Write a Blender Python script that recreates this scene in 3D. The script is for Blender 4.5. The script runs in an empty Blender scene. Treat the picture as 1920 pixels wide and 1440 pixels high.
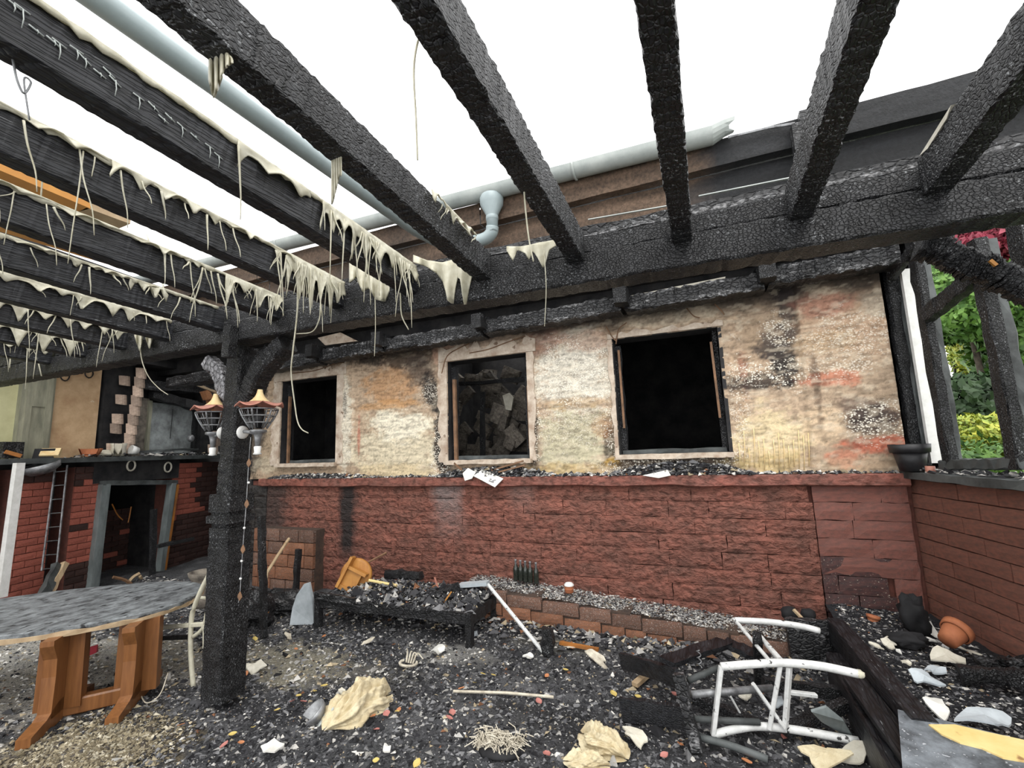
import bpy, math, random
import numpy as np
from mathutils import Matrix, Vector

# ------------------------------------------------------------------ camera, sky, exposure
S = 1.25                                   # layout units -> metres
CM = np.array([[0.9205081183705465, 0.3892931366521904, -0.03340146358192975],
               [-0.08568886235230158, 0.11773090985562093, -0.9893416253920261],
               [-0.38121151987142815, 0.9135591314305094, 0.1417303443065353]])   # right, down, forward
FPX = 856.0
EYE = np.array([0, 0, 1.6])
scn = bpy.context.scene
col = scn.collection
cam = bpy.data.objects.new('camera', bpy.data.cameras.new('camera'))
cam.data.lens = FPX / 1920 * 36
cam.data.clip_start = 0.02
cam.data.clip_end = 300
r_, d_, f_ = CM
cam.matrix_world = Matrix(((r_[0], -d_[0], -f_[0], 0), (r_[1], -d_[1], -f_[1], 0), (r_[2], -d_[2], -f_[2], 1.6 * S), (0, 0, 0, 1)))
col.objects.link(cam)
scn.camera = cam
world = bpy.data.worlds.new('overcast_sky')
scn.world = world
world.use_nodes = True
world.node_tree.nodes['Background'].inputs[0].default_value = (1.0, 1.0, 1.0, 1)
world.node_tree.nodes['Background'].inputs[1].default_value = 1.0
sun = bpy.data.objects.new('veiled_sun', bpy.data.lights.new('veiled_sun', 'SUN'))
sun.data.energy = 0.8
sun.data.angle = math.radians(35)
sun.data.color = (1.0, 0.97, 0.92)
sun.rotation_euler = (math.radians(38), 0, math.radians(25))
col.objects.link(sun)
scn.view_settings.view_transform = 'Standard'
scn.view_settings.look = 'None'
scn.view_settings.gamma = 1.0
scn.view_settings.use_curve_mapping = False
scn.view_settings.exposure = 1.3

random.seed(4)
rng = np.random.default_rng(7)


# ------------------------------------------------------------------ measuring helpers (photo pixel -> place)
def ray(x, y):
    return CM.T @ np.array([(x - 960) / FPX, (y - 720) / FPX, 1])


def PY(x, y, Y):
    d = ray(x, y); return EYE + d * (Y / d[1])


def PX(x, y, X):
    d = ray(x, y); return EYE + d * (X / d[0])


def PZ(x, y, z=0.0):
    d = ray(x, y); return EYE + d * ((z - 1.6) / d[2])


def PP(x, y, p, n):
    d = ray(x, y); p = np.array(p, float); n = np.array(n, float)
    return EYE + d * (((p - EYE) @ n) / (d @ n))


def PD(x, y, D):
    return EYE + ray(x, y) * D


def V(*a):
    return np.array(a, float)


def unit(v):
    v = np.asarray(v, float); return v / max(1e-9, np.linalg.norm(v))


def vnoise(p, seed=0):
    """smooth value noise, p: (n,3) -> 0..1"""
    p = np.asarray(p, float)
    i = np.floor(p).astype(np.int64); f = p - i; f = f * f * (3 - 2 * f)
    out = np.zeros(len(p))
    for dx in (0, 1):
        for dy in (0, 1):
            for dz in (0, 1):
                h = (i[:, 0] + dx) * 374761393 + (i[:, 1] + dy) * 668265263 + (i[:, 2] + dz) * 2147483647 + seed * 974634777
                h = (h ^ (h >> 13)) * 1274126177
                h = (h ^ (h >> 16)) & 0xffff
                w = (f[:, 0] if dx else 1 - f[:, 0]) * (f[:, 1] if dy else 1 - f[:, 1]) * (f[:, 2] if dz else 1 - f[:, 2])
                out += w * h / 65535.0
    return out


def fbm(p, seed=0, octv=4):
    p = np.asarray(p, float); o = np.zeros(len(p)); a = .5
    for k in range(octv):
        o += a * vnoise(p * 2 ** k, seed + k); a *= .5
    return o / (1 - .5 ** octv)


def lin(h):
    """sRGB hex or 0-255 triple -> linear"""
    if isinstance(h, str):
        h = [int(h[i:i + 2], 16) for i in (0, 2, 4)]
    return tuple(((c / 255 + .055) / 1.055) ** 2.4 if c / 255 > .04045 else c / 255 / 12.92 for c in h)


# ------------------------------------------------------------------ mesh builder
class B:
    def __init__(s):
        s.v = []; s.f = []; s.c = []; s.n = 0

    def add(s, v, f, c=None):
        v = np.asarray(v, float).reshape(-1, 3)
        s.v.append(v)
        s.f += [tuple(int(i) + s.n for i in q) for q in f]
        s.c.append(np.tile(np.array(c if c is not None else (1, 1, 1), float)[:3], (len(v), 1)) if c is None or np.ndim(c) == 1 else np.asarray(c, float))
        s.n += len(v)
        return s

    def box(s, c, size, R=None, col=None):
        h = np.array(size, float) / 2
        v = np.array([[x, y, z] for x in (-1, 1) for y in (-1, 1) for z in (-1, 1)], float) * h
        if R is not None: v = v @ np.array(R).T
        return s.add(v + np.array(c, float), [(0, 1, 3, 2), (4, 6, 7, 5), (0, 4, 5, 1), (2, 3, 7, 6), (0, 2, 6, 4), (1, 5, 7, 3)], col)

    def bar(s, p0, p1, w, h, up=(0, 0, 1), seg=1, jit=0.0, ch=0.0, t1=1.0, col=None):
        """rectangular bar from p0 to p1 (axis through the middle), w sideways, h along up; ch: chamfer; jit: rough"""
        p0 = np.array(p0, float); p1 = np.array(p1, float)
        d = unit(p1 - p0); sd = np.cross(d, up)
        if np.linalg.norm(sd) < 1e-4: sd = np.cross(d, (0, 1, 0.01))
        sd = unit(sd); u = np.cross(sd, d)
        a, b = w / 2, h / 2
        if ch > 0:
            k = ch
            sec = [(-a + k, -b), (a - k, -b), (a, -b + k), (a, b - k), (a - k, b), (-a + k, b), (-a, b - k), (-a, -b + k)]
        else:
            sec = [(-a, -b), (a, -b), (a, b), (-a, b)]
        m = len(sec); V_ = []; F = []
        for i in range(seg + 1):
            t = i / seg; k = 1 + (t1 - 1) * t
            for (x, y) in sec:
                q = p0 + (p1 - p0) * t + sd * x * k + u * y * k
                if jit: q = q + (rng.random(3) - .5) * 2 * jit * (V(1, 1, 1) if 0 < i < seg else .6)
                V_.append(q)
        for i in range(seg):
            for j in range(m):
                F.append((i * m + j, i * m + (j + 1) % m, (i + 1) * m + (j + 1) % m, (i + 1) * m + j))
        F.append(tuple(range(m - 1, -1, -1))); F.append(tuple(seg * m + j for j in range(m)))
        return s.add(V_, F, col)

    def tube(s, pts, r, n=8, col=None, r1=None, closed=False):
        pts = [np.array(p, float) for p in pts]; V_ = []; F = []; m = len(pts)
        ref = V(.13, .21, .97)
        for i, p in enumerate(pts):
            d = unit(pts[min(i + 1, m - 1)] - pts[max(i - 1, 0)]) if not closed else unit(pts[(i + 1) % m] - pts[i - 1])
            if abs(d @ ref) > .95: ref = V(.9, .3, .1)
            a = unit(np.cross(d, ref)); b = np.cross(d, a)
            rr = r if r1 is None else r + (r1 - r) * i / (m - 1)
            if np.ndim(rr): rr = rr[i]
            for k in range(n):
                t = 2 * math.pi * k / n
                V_.append(p + a * math.cos(t) * rr + b * math.sin(t) * rr)
        L = m if closed else m - 1
        for i in range(L):
            for k in range(n):
                i2 = (i + 1) % m
                F.append((i * n + k, i * n + (k + 1) % n, i2 * n + (k + 1) % n, i2 * n + k))
        if not closed:
            F.append(tuple(range(n - 1, -1, -1))); F.append(tuple((m - 1) * n + k for k in range(n)))
        return s.add(V_, F, col)

    def lathe(s, prof, n=20, o=(0, 0, 0), R=None, col=None, a0=0, a1=2 * math.pi):
        full = abs(a1 - a0 - 2 * math.pi) < 1e-6
        m = n if full else n + 1; V_ = []; F = []
        for (r, z) in prof:
            for k in range(m):
                t = a0 + (a1 - a0) * k / n
                V_.append((r * math.cos(t), r * math.sin(t), z))
        V_ = np.array(V_)
        if R is not None: V_ = V_ @ np.array(R).T
        V_ = V_ + np.array(o, float)
        for i in range(len(prof) - 1):
            for k in range(n):
                k2 = (k + 1) % m
                F.append((i * m + k, i * m + k2, (i + 1) * m + k2, (i + 1) * m + k))
        return s.add(V_, F, col)

    def plate(s, poly, thick, nrm=None, col=None):
        """polygon (3D points) given thickness along its normal"""
        p = np.array(poly, float); n = len(p)
        if nrm is None:
            nrm = np.zeros(3)
            for i in range(n): nrm += np.cross(p[i], p[(i + 1) % n])
        nrm = unit(nrm) * thick
        v = np.vstack([p, p - nrm])
        f = [tuple(range(n)), tuple(range(2 * n - 1, n - 1, -1))] + [(i, n + i, n + (i + 1) % n, (i + 1) % n) for i in range(n)]
        return s.add(v, f, col)

    def blob(s, c, size, n=10, m=7, jit=.15, seed=0, R=None, freq=2.0, col=None):
        """lumpy ellipsoid"""
        V_ = []; F = []
        for i in range(m + 1):
            ph = math.pi * i / m
            for k in range(n):
                t = 2 * math.pi * k / n
                V_.append((math.sin(ph) * math.cos(t), math.sin(ph) * math.sin(t), math.cos(ph)))
        V_ = np.array(V_)
        nz = vnoise(V_ * freq + seed * 7.3 + 50, seed)
        V_ = V_ * (1 + (nz - .5)[:, None] * 2 * jit) * np.array(size, float)
        if R is not None: V_ = V_ @ np.array(R).T
        for i in range(m):
            for k in range(n):
                F.append((i * n + k, (i + 1) * n + k, (i + 1) * n + (k + 1) % n, i * n + (k + 1) % n))
        return s.add(V_ + np.array(c, float), F, col)

    def grid(s, P, col=None):
        """P: (a,b,3) sheet"""
        a, b = P.shape[:2]
        F = [(i * b + j, i * b + j + 1, (i + 1) * b + j + 1, (i + 1) * b + j) for i in range(a - 1) for j in range(b - 1)]
        return s.add(P.reshape(-1, 3), F, col)

    def arrays(s):
        return np.vstack(s.v), s.f, np.vstack(s.c)

    def build(s, name, mat, parent=None, smooth=False, colors=False):
        v, f, c = s.arrays()
        if parent is None:
            o = V((v[:, 0].min() + v[:, 0].max()) / 2, (v[:, 1].min() + v[:, 1].max()) / 2, v[:, 2].min())
        else:
            o = ORG[parent.name]
        me = bpy.data.meshes.new(name)
        me.from_pydata(((v - o) * S).tolist(), [], f)
        if colors:
            at = me.color_attributes.new('Col', 'FLOAT_COLOR', 'POINT')
            at.data.foreach_set('color', np.hstack([c, np.ones((len(c), 1))]).astype(np.float32).ravel())
        if smooth:
            me.polygons.foreach_set('use_smooth', np.ones(len(me.polygons), bool))
        me.materials.append(mat)
        me.update()
        ob = bpy.data.objects.new(name, me)
        col.objects.link(ob)
        if parent is None:
            ob.location = tuple(o * S)
        else:
            ob.parent = parent
        ORG[ob.name] = o
        return ob


ORG = {}


def tag(o, label, cat, group=None, kind=None):
    o['label'] = label; o['category'] = cat
    if group: o['group'] = group
    if kind: o['kind'] = kind
    return o


def thing(name, loc, label, cat, group=None, kind=None):
    o = bpy.data.objects.new(name, None)
    o.empty_display_size = .1
    col.objects.link(o)
    o.location = tuple(np.array(loc, float) * S)
    ORG[o.name] = np.array(loc, float)
    return tag(o, label, cat, group, kind)


def piece(name, mesh, parent, pos, R=None, scale=(1, 1, 1)):
    """a part that shares mesh data; pos in layout units"""
    ob = bpy.data.objects.new(name, mesh)
    col.objects.link(ob)
    ob.parent = parent
    M_ = np.eye(4); R = np.eye(3) if R is None else np.array(R)
    M_[:3, :3] = R @ np.diag(scale); M_[:3, 3] = (np.array(pos) - ORG[parent.name]) * S
    ob.matrix_local = Matrix(M_.tolist())
    ORG[ob.name] = ORG[parent.name]
    return ob


def raw_mesh(name, b, mat, smooth=False):
    v, f, c = b.arrays()
    me = bpy.data.meshes.new(name); me.from_pydata((v * S).tolist(), [], f); me.materials.append(mat)
    if smooth: me.polygons.foreach_set('use_smooth', np.ones(len(me.polygons), bool))
    me.update(); return me


def rotz(a):
    c, s_ = math.cos(a), math.sin(a); return np.array([[c, -s_, 0], [s_, c, 0], [0, 0, 1]])


def rotx(a):
    c, s_ = math.cos(a), math.sin(a); return np.array([[1, 0, 0], [0, c, -s_], [0, s_, c]])


def roty(a):
    c, s_ = math.cos(a), math.sin(a); return np.array([[c, 0, s_], [0, 1, 0], [-s_, 0, c]])


def curve(pts, n=12):
    """Catmull-Rom through points"""
    p = [np.array(q, float) for q in pts]; p = [2 * p[0] - p[1]] + p + [2 * p[-1] - p[-2]]; o = []
    for i in range(1, len(p) - 2):
        for k in range(n):
            t = k / n
            o.append(.5 * ((2 * p[i]) + (-p[i - 1] + p[i + 1]) * t + (2 * p[i - 1] - 5 * p[i] + 4 * p[i + 1] - p[i + 2]) * t * t + (-p[i - 1] + 3 * p[i] - 3 * p[i + 1] + p[i + 2]) * t ** 3))
    o.append(p[-2]); return o


# ------------------------------------------------------------------ materials
def nodes(name):
    m = bpy.data.materials.new(name); m.use_nodes = True
    nt = m.node_tree; b = nt.nodes['Principled BSDF']
    return m, nt, b


def ramp(nt, fac, stops):
    r = nt.nodes.new('ShaderNodeValToRGB')
    while len(r.color_ramp.elements) < len(stops): r.color_ramp.elements.new(.5)
    for e, (p, c) in zip(r.color_ramp.elements, stops):
        e.position = p; e.color = (*c, 1) if len(c) == 3 else c
    nt.links.new(fac, r.inputs[0]); return r.outputs[0]


def mix(nt, fac, a, b, mode='MIX'):
    n = nt.nodes.new('ShaderNodeMix'); n.data_type = 'RGBA'; n.blend_type = mode
    for sock, val in ((n.inputs[0], fac), (n.inputs[6], a), (n.inputs[7], b)):
        if hasattr(val, 'is_linked') or isinstance(val, bpy.types.NodeSocket): nt.links.new(val, sock)
        elif sock == n.inputs[0]: sock.default_value = val
        else: sock.default_value = (*val, 1)
    return n.outputs[2]


def noise(nt, scale, detail=6, rough=.6, vec=None, dist=0.0):
    n = nt.nodes.new('ShaderNodeTexNoise'); n.inputs['Scale'].default_value = scale
    n.inputs['Detail'].default_value = detail; n.inputs['Roughness'].default_value = rough; n.inputs['Distortion'].default_value = dist
    if vec: nt.links.new(vec, n.inputs['Vector'])
    return n.outputs[0]


def coords(nt, kind='Object', scale=(1, 1, 1)):
    t = nt.nodes.new('ShaderNodeTexCoord'); mp = nt.nodes.new('ShaderNodeMapping')
    mp.inputs['Scale'].default_value = scale
    nt.links.new(t.outputs[kind], mp.inputs[0]); return mp.outputs[0]


def bump(nt, b, h, strength=.5, dist=.01, prev=None):
    n = nt.nodes.new('ShaderNodeBump'); n.inputs['Strength'].default_value = strength; n.inputs['Distance'].default_value = dist
    nt.links.new(h, n.inputs['Height'])
    if prev: nt.links.new(prev, n.inputs['Normal'])
    nt.links.new(n.outputs[0], b.inputs['Normal']); return n.outputs[0]


def plain(name, c, c2=None, rough=.7, scale=8, bstr=.25, bdist=.004, spec=.4, metal=0, rand=0.0, stretch=(1, 1, 1), lo=.35, hi=.65, fleck=None, fl=.62, fscale=60):
    """procedural: two colours mixed by noise, flecks, bump, and a shade of its own for each piece"""
    m, nt, b = nodes(name)
    vec = coords(nt, 'Object', stretch)
    out = ramp(nt, noise(nt, scale, 8, .65, vec), [(lo, c), (hi, c2 or tuple(x * .7 for x in c))])
    if fleck:
        out = mix(nt, ramp(nt, noise(nt, fscale, 3, .5, vec), [(fl, (0, 0, 0)), (fl + .06, (1, 1, 1))]), out, fleck)
    if rand:
        oi = nt.nodes.new('ShaderNodeObjectInfo')
        k = ramp(nt, oi.outputs['Random'], [(0, (1 - rand,) * 3), (1, (1 + rand * .6,) * 3)])
        out = mix(nt, 1.0, out, k, 'MULTIPLY')
    nt.links.new(out, b.inputs['Base Color'])
    b.inputs['Roughness'].default_value = rough; b.inputs['Metallic'].default_value = metal
    b.inputs['Specular IOR Level'].default_value = spec
    if bstr: bump(nt, b, noise(nt, scale * 4, 8, .65, vec), bstr, bdist)
    return m


def char(name, stretch=(1, 1, 1), base=(.006, .006, .007), hi=(.030, .031, .034), cell=26, bstr=1.0, ash=None, ashlo=.60, rough=.45, glint=.60):
    """alligatored charcoal: cracked cells with a dull sheen, specks of pale ash and painted glints"""
    m, nt, b = nodes(name)
    vec = coords(nt, 'Object', stretch)
    vo = nt.nodes.new('ShaderNodeTexVoronoi'); vo.feature = 'DISTANCE_TO_EDGE'; vo.inputs['Scale'].default_value = cell
    wv = nt.nodes.new('ShaderNodeVectorMath'); wv.operation = 'ADD'
    nz = nt.nodes.new('ShaderNodeTexNoise'); nz.inputs['Scale'].default_value = 30; nt.links.new(vec, nz.inputs['Vector'])
    sc_ = nt.nodes.new('ShaderNodeVectorMath'); sc_.operation = 'SCALE'; sc_.inputs['Scale'].default_value = .02; nt.links.new(nz.outputs[1], sc_.inputs[0])
    nt.links.new(vec, wv.inputs[0]); nt.links.new(sc_.outputs[0], wv.inputs[1])
    nt.links.new(wv.outputs[0], vo.inputs['Vector'])
    n1 = noise(nt, 14, 8, .7, vec); n2 = noise(nt, 3.0, 4, .6)
    c = ramp(nt, n1, [(.38, base), (.72, hi)])
    crack = ramp(nt, vo.outputs['Distance'], [(.0, (.25, .25, .25)), (.16, (1, 1, 1))])
    c = mix(nt, 1.0, c, crack, 'MULTIPLY')
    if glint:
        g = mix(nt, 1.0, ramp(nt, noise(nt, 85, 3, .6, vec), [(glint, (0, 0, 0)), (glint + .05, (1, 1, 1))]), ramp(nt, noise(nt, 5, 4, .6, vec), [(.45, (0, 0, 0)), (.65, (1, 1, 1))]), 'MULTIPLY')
        c = mix(nt, g, c, (.26, .27, .28))  # small grey flecks: ash specks and glints painted into the colour
    if ash:
        a = mix(nt, 1.0, ramp(nt, n2, [(ashlo, (0, 0, 0)), (ashlo + .12, (1, 1, 1))]), ramp(nt, noise(nt, 45, 4, .7, vec), [(.45, (0, 0, 0)), (.62, (1, 1, 1))]), 'MULTIPLY')
        c = mix(nt, a, c, ash)
    nt.links.new(c, b.inputs['Base Color'])
    b.inputs['Roughness'].default_value = rough
    b.inputs['Specular IOR Level'].default_value = .38
    h = mix(nt, .45, crack, noise(nt, 40, 6, .7, vec))
    bump(nt, b, h, bstr, .012)
    return m


def painted(name, rough=.8, nscale=30, bstr=.4, bdist=.004, vary=.3, spec=.3):
    """colour from the mesh's own stain map, broken up by fine noise"""
    m, nt, b = nodes(name)
    at = nt.nodes.new('ShaderNodeAttribute'); at.attribute_name = 'Col'
    vec = coords(nt)
    k = ramp(nt, noise(nt, nscale, 8, .7, vec), [(.3, (1 - vary,) * 3), (.7, (1 + vary * .35,) * 3)])
    nt.links.new(mix(nt, 1.0, at.outputs['Color'], k, 'MULTIPLY'), b.inputs['Base Color'])
    b.inputs['Roughness'].default_value = rough; b.inputs['Specular IOR Level'].default_value = spec
    bump(nt, b, noise(nt, nscale * 1.5, 8, .7, vec), bstr, bdist)
    return m


M = {}
M['char_x'] = char('charred_timber_lengthwise_x', (.8, 1, 1), cell=64)
M['char_y'] = char('charred_timber_lengthwise_y', (1, .6, 1), cell=62)
M['char_side'] = char('charred_planed_timber', (1.2, .12, 2.2), cell=30, base=(.008, .008, .010), hi=(.030, .032, .037), bstr=.45, glint=.64)
M['char_z'] = char('charred_timber_upright', (1, 1, .7), cell=62)
M['char_ash'] = char('charred_timber_with_ash', (.6, 1, 1), cell=30, ash=(.24, .24, .245), ashlo=.5)
M['char_silver'] = char('silvery_charcoal', (1, 1, .6), cell=24, base=(.16, .16, .17), hi=(.5, .5, .52), bstr=.8)
M['black'] = plain('sooty_black', (.006, .006, .007), (.018, .018, .02), rough=.8, scale=5)
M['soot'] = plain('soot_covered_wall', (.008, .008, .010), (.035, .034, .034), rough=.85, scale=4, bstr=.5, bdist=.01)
M['greychar'] = plain('grey_burnt_wood', (.025, .028, .028), (.10, .11, .11), rough=.6, scale=9, stretch=(.4, .4, .4), bstr=.5)
M['pipe'] = plain('grey_plastic_pipe', (.30, .36, .37), (.24, .29, .30), rough=.42, scale=3, bstr=.03, spec=.5)
M['gutter'] = plain('pale_plastic_gutter', (.42, .45, .43), (.30, .33, .32), rough=.45, scale=4, bstr=.05)
M['white'] = plain('white_paint', (.80, .80, .78), (.66, .66, .63), rough=.45, scale=14, bstr=.08)
M['white_burnt'] = plain('scorched_white_paint', (.74, .75, .74), (.55, .56, .55), rough=.45, scale=16, bstr=.15, fleck=(.03, .03, .03), fl=.63, fscale=22)
M['cream_plastic'] = plain('cream_plastic', (.62, .60, .48), (.48, .46, .36), rough=.5, scale=12, bstr=.1)
M['redstone'] = plain('red_painted_rough_stone', (.27, .072, .050), (.135, .048, .036), rough=.72, scale=7, bstr=.0, rand=.18, lo=.3, hi=.72)
M['smoothred'] = plain('red_painted_dressed_stone', (.215, .080, .060), (.125, .058, .047), rough=.7, scale=5, bstr=.45, bdist=.008, rand=.10)
M['brick'] = plain('red_painted_block', (.225, .088, .060), (.125, .062, .047), rough=.72, scale=4, bstr=.45, bdist=.007, rand=.16)
M['brick_l'] = plain('bright_red_painted_brick', (.40, .115, .078), (.24, .07, .05), rough=.7, scale=8, bstr=.4, bdist=.006, rand=.2)
M['mortar'] = plain('dark_red_mortar', (.15, .052, .038), (.09, .036, .027), rough=.9, scale=14, bstr=.5)
M['mortar_sand'] = plain('dark_sandy_mortar', (.085, .055, .04), (.04, .03, .025), rough=.95, scale=12, bstr=.5)
M['sandstone'] = plain('bare_sandstone', (.29, .12, .062), (.16, .085, .055), rough=.85, scale=8, bstr=.6, bdist=.012, rand=.25, fleck=(.55, .50, .46), fl=.66, fscale=26)
M['ashstone'] = plain('ash_dusted_stone', (.19, .095, .062), (.11, .07, .055), rough=.85, scale=9, bstr=.6, bdist=.012, rand=.25, fleck=(.50, .47, .44), fl=.62, fscale=28)
M['plasterpaint'] = painted('scorched_plaster', nscale=26, bstr=.55, bdist=.008, vary=.28)
M['groundpaint'] = painted('ash_covered_ground', nscale=60, bstr=1.0, bdist=.02, vary=.85, rough=.9)
M['chips'] = painted('charred_chips', nscale=24, bstr=.3, vary=.3, rough=.75)
M['fascia'] = painted('scorched_eave_boards', nscale=26, bstr=1.0, bdist=.012, vary=.7, rough=.6)
M['wood'] = plain('varnished_brown_wood', (.235, .098, .032), (.15, .058, .018), rough=.35, scale=5, stretch=(6, 6, .5), bstr=.1, spec=.5)
M['wood_y'] = plain('golden_wood', (.52, .25, .06), (.38, .16, .035), rough=.5, scale=6, stretch=(2, 2, .6), bstr=.15)
M['wood_pale'] = plain('pale_bare_wood', (.50, .38, .24), (.34, .24, .14), rough=.65, scale=8, stretch=(1, 1, .4), bstr=.2)
M['wood_dk'] = plain('brown_bare_wood', (.24, .13, .07), (.12, .07, .04), rough=.7, scale=8, bstr=.3)
M['orange'] = plain('orange_stained_board', (.62, .29, .06), (.50, .22, .05), rough=.55, scale=4, bstr=.1)
M['orange_b'] = plain('orange_scorched_jamb', (.45, .17, .03), (.22, .09, .03), rough=.6, scale=5, bstr=.2)
M['bluegrey'] = plain('blue_grey_painted_wood', (.22, .25, .25), (.09, .105, .105), rough=.5, scale=5, stretch=(1, 1, .3), bstr=.2)
M['tabletop'] = plain('scorched_grey_table_top', (.24, .26, .27), (.05, .053, .057), rough=.5, scale=16, stretch=(1, .5, 1), bstr=.6, fleck=(.012, .012, .014), fl=.60, fscale=18)
M['slab'] = plain('scorched_grey_slab', (.22, .245, .27), (.05, .055, .062), rough=.6, scale=10, bstr=.4, fleck=(.45, .47, .5), fl=.64, fscale=40)
M['bone'] = plain('yellow_bare_board', (.80, .64, .30), (.72, .52, .20), rough=.5, scale=5, bstr=.1, fleck=(.30, .17, .07), fl=.70, fscale=7)
M['terracotta'] = plain('terracotta', (.42, .15, .065), (.30, .10, .045), rough=.75, scale=10, bstr=.15, fleck=(.02, .02, .02), fl=.68, fscale=6)
M['tile'] = plain('clay_roof_tile', (.60, .46, .36), (.38, .28, .22), rough=.75, scale=5, bstr=.3, rand=.5)
M['tile_o'] = plain('orange_clay_tile', (.50, .22, .09), (.34, .15, .07), rough=.75, scale=6, bstr=.3, rand=.25)
M['metal'] = plain('sooted_grey_metal', (.36, .37, .38), (.12, .12, .125), rough=.45, scale=12, bstr=.15, metal=.5)
M['iron'] = plain('black_iron', (.02, .02, .022), (.05, .05, .052), rough=.5, scale=20, metal=.6, bstr=.2)
M['pinkroof'] = plain('faded_pink_enamel', (.50, .22, .16), (.36, .15, .11), rough=.5, scale=12)
M['creamcap'] = plain('cream_enamel', (.80, .66, .38), (.70, .48, .22), rough=.45, scale=12)
M['glass'] = plain('sooted_bottle_glass', (.012, .016, .012), (.03, .034, .028), rough=.18, scale=10, bstr=.0, spec=.7)
M['pale'] = plain('pale_debris', (.66, .63, .54), (.50, .47, .38), rough=.7, scale=12, bstr=.2)
M['paper'] = plain('singed_paper', (.72, .72, .69), (.58, .57, .52), rough=.8, scale=9, bstr=.15)
M['icy'] = plain('pale_blue_shard', (.52, .57, .60), (.34, .38, .41), rough=.4, scale=5, bstr=.12)
M['cloth'] = plain('cream_scorched_cloth', (.78, .69, .48), (.58, .47, .28), rough=.9, scale=10, bstr=.9, bdist=.02, stretch=(1, 1, 1))
M['straw'] = plain('pale_dried_roots', (.66, .61, .50), (.36, .32, .25), rough=.85, scale=14)
M['greenplaster'] = plain('yellow_green_painted_plaster', (.66, .64, .38), (.52, .50, .28), rough=.8, scale=3, bstr=.15)
M['peach'] = plain('peach_scorched_plaster', (.70, .50, .30), (.50, .32, .18), rough=.85, scale=3.5, bstr=.2, fleck=(.75, .68, .5), fl=.70, fscale=9)
M['pilaster'] = plain('grey_green_pilaster', (.36, .35, .26), (.20, .20, .15), rough=.75, scale=5, stretch=(2, 2, .4), bstr=.15)
M['bluepanel'] = plain('sooty_blue_grey_sheet', (.44, .48, .48), (.17, .18, .18), rough=.5, scale=4, bstr=.2)
M['stoneroom'] = plain('sooty_rubble_stone', (.26, .23, .19), (.07, .06, .052), rough=.9, scale=6, bstr=.6, bdist=.02, rand=.5)
M['pot_black'] = plain('black_plastic_pot', (.012, .012, .014), (.03, .03, .032), rough=.45, scale=8)
M['leaf_g'] = plain('green_leaves', (.11, .22, .035), (.045, .115, .02), rough=.55, scale=3, bstr=0, lo=.42, hi=.58)
M['leaf_d'] = plain('dark_green_leaves', (.030, .065, .018), (.015, .036, .012), rough=.6, scale=3, bstr=0)
M['leaf_y'] = plain('yellow_green_leaves', (.42, .42, .045), (.20, .28, .04), rough=.55, scale=4, bstr=0, lo=.42, hi=.58)
M['leaf_r'] = plain('crimson_leaves', (.30, .03, .06), (.16, .02, .035), rough=.55, scale=4, bstr=0)
M['bark'] = plain('tree_bark', (.10, .08, .06), (.05, .04, .03), rough=.9, scale=14)
M['grass'] = plain('rough_grass', (.10, .15, .035), (.05, .08, .02), rough=.9, scale=3)
M['fl_y'] = plain('yellow_fallen_leaf', (.60, .47, .15), (.46, .34, .10), rough=.6, scale=20, bstr=.1)
M['fl_o'] = plain('orange_fallen_leaf', (.52, .22, .09), (.38, .15, .07), rough=.6, scale=20, bstr=.1)
M['fl_p'] = plain('pink_fallen_leaf', (.48, .20, .17), (.34, .13, .11), rough=.6, scale=20, bstr=.1)
M['redtoy'] = plain('red_plastic', (.45, .03, .05), (.30, .02, .035), rough=.5, scale=9)


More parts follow.
